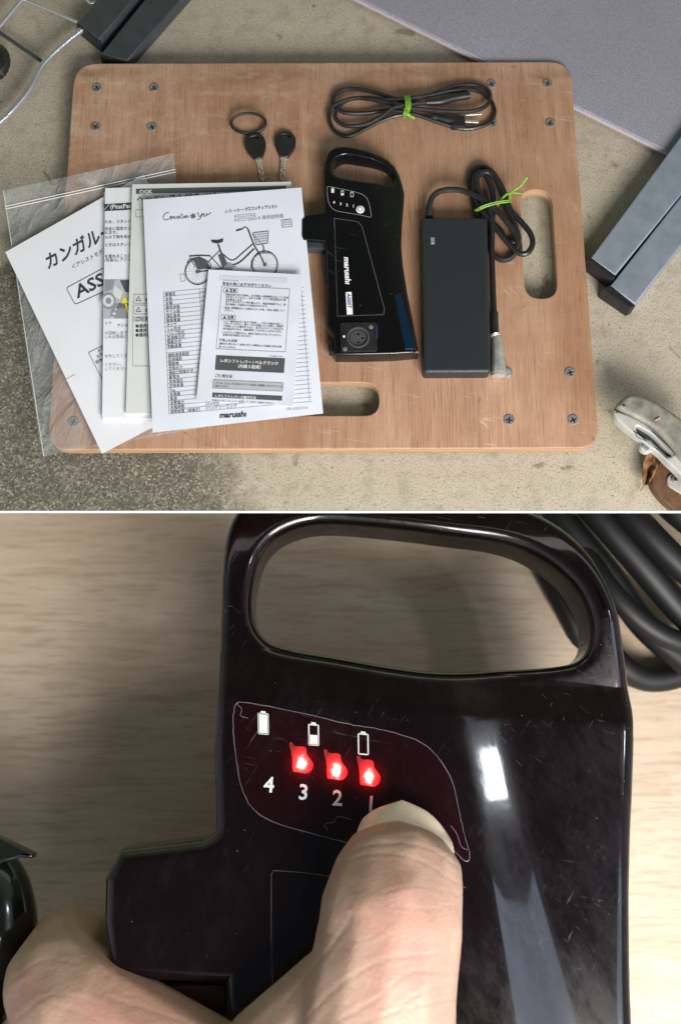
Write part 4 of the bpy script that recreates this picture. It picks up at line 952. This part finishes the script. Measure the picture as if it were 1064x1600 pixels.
# ================================================================== lower place: the battery held over the table
ZF = -0.15                                       # its face
def hfac(x, y): return P(x, y, ZF)
LINES = []
def battery_big():
    t = thing('held_battery', 640, 1250, ZF - .26, 'large glossy black battery with three lit red lights, held by a thumb', 'battery')
    out = smoothclosed([(345, 860), (356, 812), (385, 774), (440, 758), (560, 762), (700, 770), (810, 784), (880, 815), (935, 870), (966, 935), (985, 1010), (1003, 1090)], 4)
    out = [p for p in out]
    k0 = smoothopen([(333, 1170), (340, 1000), (345, 870), (360, 805), (395, 768), (450, 758), (560, 762), (700, 770), (810, 786), (880, 818), (932, 868), (964, 930), (984, 1005), (1001, 1085), (1005, 1130), (1002, 1230), (998, 1320), (996, 1430), (999, 1600), (1012, 1760), (1035, 1960)], 4)
    out = [tuple(v) for v in k0] + [(350, 1960), (350, 1640), (348, 1540), (178, 1532), (166, 1515), (160, 1440), (162, 1372), (186, 1328), (300, 1315)] + [tuple(v) for v in smoothopen([(318, 1312), (333, 1303), (336, 1288)], 4)]
    hole = smoothclosed([(392, 955), (394, 905), (408, 860), (440, 828), (500, 812), (600, 818), (700, 830), (790, 843), (850, 868), (900, 908), (925, 955), (930, 1000), (912, 1028), (870, 1038), (790, 1043), (690, 1047), (610, 1038), (520, 1022), (440, 1008), (408, 990)], 4)
    zt = ZF
    bm = plate_bm(V2(out, zt), [V2(hole, zt)], zt, zt - .15, .026, 16)
    def facet(pa, pb, slope, far=False):
        A, B = P(*pa, zt), P(*pb, zt); d = (B - A).normalized(); n = Vector((-d.y, d.x, 0))
        if (n.y < 0) if far else (n.x < 0): n = -n
        bmesh.ops.bisect_plane(bm, geom=bm.verts[:] + bm.edges[:] + bm.faces[:], plane_co=A, plane_no=n)
        LINES.append((A, n, slope))
        for v in bm.verts:
            q = (v.co - A).dot(n)
            if q > 0 and v.co.z > zt - .1: v.co.z -= q * slope * (1 if far else min(1, max(0, (YH - v.co.y) / (YH - YL))))
    YH, YL = P(532, 960, zt).y, P(532, 1075, zt).y
    for dx, sl in ((-14, 0), (-4, .06), (4, .06), (12, .06), (20, .06), (30, 0), (60, 0), (68, -.04), (78, -.04), (88, -.04), (98, -.04), (110, 0)):
        facet((690 + dx, 1060), (791 + dx * 1.2, 1600), sl)
    facet((300, 1100), (760, 1130), 0, True); facet((300, 1090), (760, 1120), .10, True); facet((300, 1080), (760, 1110), .10, True); facet((300, 1000), (760, 1048), -.20, True)
    finish('shell', bm, MGB2, t, smooth=6.65, side='lower')
    # deeper body under the face, narrower
    def body(z, q, zb, m, nm, r=.01):
        finish(nm, plate_bm(V2(q, z), [], z, zb, r, 3), m, t, side='lower')
    body(ZF - .16, [(372, 1100), (960, 1100), (960, 1960), (400, 1960), (372, 1560)], ZF - .26, MGB2, 'lower_casing')
    M_mar = plain('dark_maroon_plastic', (.035, .010, .008), .35)
    body(ZF - .05, [(180, 1536), (440, 1536), (440, 1700), (200, 1680)], ZF - .14, M_mar, 'terminal_block')
    # lettering, icons, label outline
    s = Sheet.__new__(Sheet); s.t = t; s.batch = {}; s.pt = lambda x, y, e=.0006: P(x, y, ZF + e + .0008)
    k = 2.418; C = lambda pts: [(320 + x / k, 1060 + y / k) for x, y in pts]
    WM = plain('print_grey_white', (.50, .56, .54), .5)
    for c, x, y in (('4', 222, 428), ('3', 352, 456), ('2', 480, 478), ('1', 606, 500)): s.text(c, 320 + x / k, 1060 + y / k, 34, 4, WM, bold=.018, sx=.95)
    def icon(x, y, fill, w=18, h=38):
        A = C([(x - w, y - h), (x + w, y - h + 3), (x + w + 1, y + h + 3), (x - w + 1, y + h)])
        s.line(A, 2.0, WM, closed=True); s.quad(C([(x - 9, y - h - 9), (x + 9, y - h - 7), (x + 9, y - h), (x - 9, y - h)]), WM, .0006, 1)
        if fill:
            f = 2 * h * fill; s.quad(C([(x - w, y + h - f), (x + w, y + h - f + 3), (x + w + 1, y + h + 3), (x - w + 1, y + h)]), WM, .0006, 1)
    icon(221, 170, 1); icon(411, 212, .5); icon(598, 247, 0)
    s.done('lettering')
    M_edge = plain('label_edge_film', (.09, .085, .10), .3, vary=.5, vscale=30)
    lab = smoothclosed([(150, 90), (330, 122), (540, 172), (640, 188), (740, 212), (830, 250), (895, 318), (938, 400), (960, 500), (980, 590), (1000, 665), (985, 690), (940, 650), (880, 600), (700, 640), (560, 625), (460, 600), (280, 550), (190, 500), (142, 420), (122, 320), (108, 200), (112, 112), (126, 92)], 5)
    finish('label_window', plate_bm(V2(C(lab), ZF), [], ZF + .0004, ZF - .001, .0002, 1), mat_gloss_black('maroon_window', (.0075, .0008, .0014), scr=1.3), t)
    jit = [P(320 + (x + 2.2 * noise.noise(Vector((x * .05, y * .05, 0)))) / k, 1060 + (y + 2.2 * noise.noise(Vector((x * .05, y * .05, 7)))) / k, ZF + .0008) for x, y in lab]
    for v in jit:
        for A, n, sl in LINES:
            q = (v - A).dot(n)
            if q > 0: v.z -= q * sl
    rad = [.0008 * (1 + .3 * noise.noise(v * 90)) * (1 + .6 * noise.noise(v * 30)) for v in jit]
    finish('label_edge', tube_bm(jit, rad, 6, closed=True, flat=.8), M_edge, t)
    pan = [P(*p, ZF + .0004) for p in [(428, 1600), (424, 1450), (424, 1366), (428, 1360), (470, 1363), (560, 1375)]]
    finish('label_edge', tube_bm(pan, .0006, 5), M_edge, t)
    for pts in ([(370, 1100), (378, 1108), (376, 1118), (388, 1122)], [(512, 1298), (508, 1288), (522, 1284), (528, 1276), (548, 1280)], [(704, 1290), (714, 1304), (720, 1322), (730, 1328)]):
        finish('peeled_film', tube_bm(smoothopen([P(x, y, ZF + .001) for x, y in pts], 4), .0006, 5), M_edge, t)
    # red lights, enlarged, with a soft halo painted into their emission
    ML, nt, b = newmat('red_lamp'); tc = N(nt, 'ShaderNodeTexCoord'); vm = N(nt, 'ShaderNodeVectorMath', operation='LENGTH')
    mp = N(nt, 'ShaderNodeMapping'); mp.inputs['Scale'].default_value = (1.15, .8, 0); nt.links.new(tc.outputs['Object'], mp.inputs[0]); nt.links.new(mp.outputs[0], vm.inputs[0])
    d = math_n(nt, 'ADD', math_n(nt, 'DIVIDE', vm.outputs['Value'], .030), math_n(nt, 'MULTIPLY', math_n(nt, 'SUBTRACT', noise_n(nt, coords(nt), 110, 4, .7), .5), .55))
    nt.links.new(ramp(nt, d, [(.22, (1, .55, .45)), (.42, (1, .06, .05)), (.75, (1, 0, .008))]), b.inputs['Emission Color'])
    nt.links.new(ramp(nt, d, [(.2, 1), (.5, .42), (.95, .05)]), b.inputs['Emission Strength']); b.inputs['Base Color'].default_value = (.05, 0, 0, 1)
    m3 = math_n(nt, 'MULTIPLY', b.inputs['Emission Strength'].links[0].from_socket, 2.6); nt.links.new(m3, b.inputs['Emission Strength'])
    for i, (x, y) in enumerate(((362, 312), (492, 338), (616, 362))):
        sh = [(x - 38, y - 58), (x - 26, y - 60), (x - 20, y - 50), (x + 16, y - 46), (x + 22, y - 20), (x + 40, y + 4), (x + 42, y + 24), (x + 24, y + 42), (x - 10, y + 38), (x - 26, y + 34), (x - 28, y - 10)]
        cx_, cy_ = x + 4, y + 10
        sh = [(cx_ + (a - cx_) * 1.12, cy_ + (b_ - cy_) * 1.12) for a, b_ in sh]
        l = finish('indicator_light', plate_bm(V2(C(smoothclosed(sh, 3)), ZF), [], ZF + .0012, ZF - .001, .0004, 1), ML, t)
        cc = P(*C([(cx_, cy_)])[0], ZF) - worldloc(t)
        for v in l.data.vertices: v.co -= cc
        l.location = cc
        pl = bpy.data.lights.new('led_glow', 'SPOT'); pl.energy = .75; pl.color = (1, .0, .012); pl.shadow_soft_size = .006; pl.spot_size = R(165); pl.spot_blend = .6
        po = link(bpy.data.objects.new('led_glow', pl)); po.location = P(*C([(x + 5, y + 10)])[0], ZF + .013)
battery_big()

# ------------------------------------------------------------------ the hand
def hand():
    ZH = ZF
    def cap(bm, a, b):
        (x0, y0, z0, r0), (x1, y1, z1, r1) = a, b; A, B = P(x0, y0, z0), P(x1, y1, z1); u0, u1 = pxm(y0, z0), pxm(y1, z1); n = 14
        for i in range(n + 1):
            f = i / n; c = A.lerp(B, f); r = ((r0 + 2.5) * u0) * (1 - f) + ((r1 + 2.5) * u1) * f
            bmesh.ops.create_icosphere(bm, subdivisions=2, radius=r, matrix=Matrix.Translation(c) @ Matrix.Diagonal((1, 1, .86, 1)))
    bm = bmesh.new()
    ch = [((606, 1374, ZH + .085, 86), (610, 1440, ZH + .105, 113)), ((642, 1378, ZH + .085, 82), (612, 1440, ZH + .105, 112)), ((624, 1372, ZH + .088, 86), (612, 1430, ZH + .10, 100)), ((545, 1560, ZH + .07, 90), (430, 1680, ZH + .05, 105)), ((612, 1440, ZH + .105, 112), (600, 1520, ZH + .115, 116)), ((600, 1520, ZH + .115, 116), (580, 1640, ZH + .10, 135)), ((580, 1640, ZH + .10, 135), (560, 1830, ZH + .06, 190)),
          ((560, 1800, ZH + .04, 170), (330, 1750, ZH + .0, 140)), ((330, 1750, ZH + .0, 140), (130, 1590, ZH - .03, 100)), ((130, 1590, ZH - .03, 100), (90, 1540, ZH - .06, 84)), ((90, 1540, ZH - .06, 84), (112, 1500, ZH - .16, 78)),
          ((112, 1500, ZH - .17, 78), (330, 1500, ZH - .36, 74)), ((100, 1640, ZH - .08, 100), (60, 1760, ZH - .12, 150)), ((60, 1760, ZH - .12, 150), (330, 1830, ZH - .05, 180)), ((330, 1830, ZH - .05, 180), (560, 1830, ZH + .02, 190)),
          ((560, 1830, ZH, 190), (520, 2100, ZH - .05, 230)), ((150, 1700, ZH - .2, 85), (380, 1640, ZH - .38, 80)), ((380, 1640, ZH - .38, 80), (620, 1640, ZH - .39, 72)), ((330, 1500, ZH - .36, 74), (560, 1490, ZH - .37, 66))]
    for a, b in ch: cap(bm, a, b)
    me = bpy.data.meshes.new('tmp'); bm.to_mesh(me); bm.free(); o = link(bpy.data.objects.new('tmp', me))
    m = o.modifiers.new('r', 'REMESH'); m.mode = 'VOXEL'; m.voxel_size = .0034; m = o.modifiers.new('s', 'SMOOTH'); m.factor = .5; m.iterations = 70
    dg = bpy.context.evaluated_depsgraph_get(); ev = o.evaluated_get(dg); me2 = bpy.data.meshes.new_from_object(ev)
    bm = bmesh.new(); bm.from_mesh(me2); bpy.data.objects.remove(o)
    # skin folds, in the surface itself
    creases = [([(536, 1335), (590, 1318), (660, 1322), (712, 1352)], .0022, .0035), ([(524, 1352), (580, 1334), (650, 1342), (718, 1382)], .0018, .003), ([(596, 1395), (650, 1384), (722, 1398)], .0012, .0025),
               ([(452, 1560), (500, 1500), (540, 1450), (548, 1430)], .0022, .004), ([(470, 1600), (530, 1540), (600, 1500), (680, 1490)], .0022, .004), ([(520, 1600), (590, 1560), (640, 1520), (700, 1520)], .0020, .0035),
               ([(560, 1600), (640, 1575), (712, 1560)], .0020, .003), ([(600, 1590), (660, 1550), (716, 1535)], .0015, .003), ([(105, 1430), (130, 1480), (165, 1525)], .004, .006), ([(20, 1530), (70, 1500), (120, 1505)], .0016, .004), ([(30, 1590), (80, 1555), (150, 1565)], .0016, .004), ([(170, 1560), (240, 1580), (330, 1640)], .0018, .004), ([(60, 1560), (140, 1590), (240, 1640)], .0012, .004),
               ([(500, 1455), (560, 1470), (600, 1452)], .0012, .003), ([(620, 1415), (670, 1420), (715, 1412)], .0010, .0025)]
    segs = []
    for pts, dep, wd in creases:
        q = smoothopen([P(x, y, ZH + .1).to_2d() if x > 300 else P(x, y, ZH).to_2d() for x, y in pts], 8); segs.append((np.array([tuple(v) for v in q]), dep, wd))
    bm.normal_update(); co = np.array([tuple(v.co) for v in bm.verts])
    disp = np.zeros(len(co))
    # project vertices to the z level the strokes were drawn on, along the line of sight
    lev = np.where(co[:, 0] > P(300, 1550, 0).x, ZH + .1, ZH); s = (H - lev) / (H - co[:, 2]); xy = co[:, :2] * s[:, None]
    for q, dep, wd in segs:
        d = np.full(len(co), 9.0)
        for a, b in zip(q, q[1:]):
            ab = b - a; tt = np.clip(((xy - a) @ ab) / (ab @ ab + 1e-12), 0, 1); d = np.minimum(d, np.linalg.norm(xy - a - tt[:, None] * ab, axis=1))
        disp -= .25 * dep * np.exp(-(d / (wd * .62)) ** 2); disp += dep * .10 * np.exp(-((d - 2.4 * wd) / wd) ** 2)
    for v, dd in zip(bm.verts, disp):
        v.co += v.normal * (dd + .0006 * noise.fractal(v.co * 26, 1, 2, 3)) if v.normal.z > -.2 else v.normal * 0
    # bed of the nail: flatten the tip a little
    t = thing('hand', 520, 1900, ZH - .3, 'hand with thumb pressing the battery face and finger curled behind it', 'person')
    finish('skin', bm, MSK, t, smooth=180, side='lower')
    # nail: a curved shell over the far end of the thumb
    bm = bmesh.new(); n = 20; V = []
    for k in (0, 1):
        for j in range(n + 1):
            for i in range(n + 1):
                a, b = i / n * 2 - 1, (j / n) ** 1.8   # across, from free edge to root
                w = 79 * math.sqrt(max(.0004, 1 - (1 - min(1, b * 1.25)) ** 2.0)) * (1 - .22 * max(0, b - .55))
                cx_, cy_ = 628 + 8 * b, 1250 + 100 * b
                x = cx_ + a * w; y = cy_ + abs(a) ** 2.4 * 5 + a * 9 * min(1, b * 3)
                z = ZF + .045 + .085 * math.sin(b * 1.25) - .055 * abs(a) ** 2.2 * min(1, b * 2.5)
                V.append(bm.verts.new(P(x, y, z - k * .004)))
    mm = n + 1; I = lambda i, j, k: V[k * mm * mm + j * mm + i]
    for j in range(n):
        for i in range(n):
            bm.faces.new((I(i, j, 0), I(i, j + 1, 0), I(i + 1, j + 1, 0), I(i + 1, j, 0))); bm.faces.new((I(i, j, 1), I(i + 1, j, 1), I(i + 1, j + 1, 1), I(i, j + 1, 1)))
    for i in range(n):
        bm.faces.new((I(i, 0, 0), I(i + 1, 0, 0), I(i + 1, 0, 1), I(i, 0, 1))); bm.faces.new((I(i, n, 0), I(i, n, 1), I(i + 1, n, 1), I(i + 1, n, 0)))
        bm.faces.new((I(0, i, 0), I(0, i, 1), I(0, i + 1, 1), I(0, i + 1, 0))); bm.faces.new((I(n, i, 0), I(n, i + 1, 0), I(n, i + 1, 1), I(n, i, 1)))
    finish('thumb_nail', bm, M_nail, t, smooth=60)
hand()

# ------------------------------------------------------------------ cable bundle and black grip behind
M_cable2 = plain('thick_cable_rubber', (.0045, .0045, .005), .5, spec=.35)
def bundle():
    t = thing('cable_bundle', 1000, 950, ZT, 'thick black cable coil on the table behind the battery handle', 'cable')
    z = -.54; u = pxm(950, z)
    for pts, r, dz in (([(800, 700), (870, 800), (950, 900), (1010, 980), (1080, 1040)], 30, 0), ([(860, 720), (930, 800), (1000, 880), (1070, 960), (1130, 1010)], 30, .05), ([(930, 740), (1000, 820), (1070, 890), (1150, 950)], 28, .09), ([(850, 850), (900, 930), (950, 1020), (1010, 1060), (1080, 1045), (1130, 1000)], 27, -.06), ([(820, 800), (850, 880), (890, 960), (915, 1010), (960, 1045)], 26, -.12), ([(1000, 740), (1060, 800), (1140, 860)], 30, .1), ([(905, 850), (960, 930), (1030, 990), (1120, 1020)], 22, .03)):
        finish('lead', tube_bm(smoothopen([P(x, y, z + dz + .03 * math.sin(i * 1.3)) for i, (x, y) in enumerate(pts)], 8), r * u * .78, 16), M_cable2, t, side='lower', smooth=60)
bundle()
def grip():
    t = thing('black_device', 0, 1480, ZT, 'rounded glossy black device at the left edge beside the fist', 'device')
    z = -.34; u = pxm(1450, z)
    pts = smoothopen([P(-30, 1345, z - .05), P(-8, 1385, z), P(-2, 1450, z), (P(-22, 1530, z)), P(-40, 1640, z - .05)], 8)
    rr = [40, 52, 60, 50, 46]; n = len(pts); rad = []
    for i in range(n):
        f = i / (n - 1) * 4; a = int(min(3, f)); rad.append(u * (rr[a] * (1 - (f - a)) + rr[a + 1] * (f - a)))
    rad[0] = u * 14; rad[1] = u * 26; rad[2] = u * 34
    finish('body', tube_bm(pts, rad, 28), M_gloss2, t, smooth=80)
    q = plate_bm(V2([(-60, 1290), (-4, 1306), (28, 1322), (52, 1334), (50, 1341), (30, 1340), (-10, 1352), (-60, 1360)], z + .06), [], z + .06, z + .03, .006, 3)
    finish('flap', q, M_gloss2, t)
M_gloss2 = plain('piano_black', (.006, .008, .006), .16, coat=.5)
grip()
print('tris', sum(len(o.data.polygons) for o in bpy.data.objects if o.type == 'MESH'))
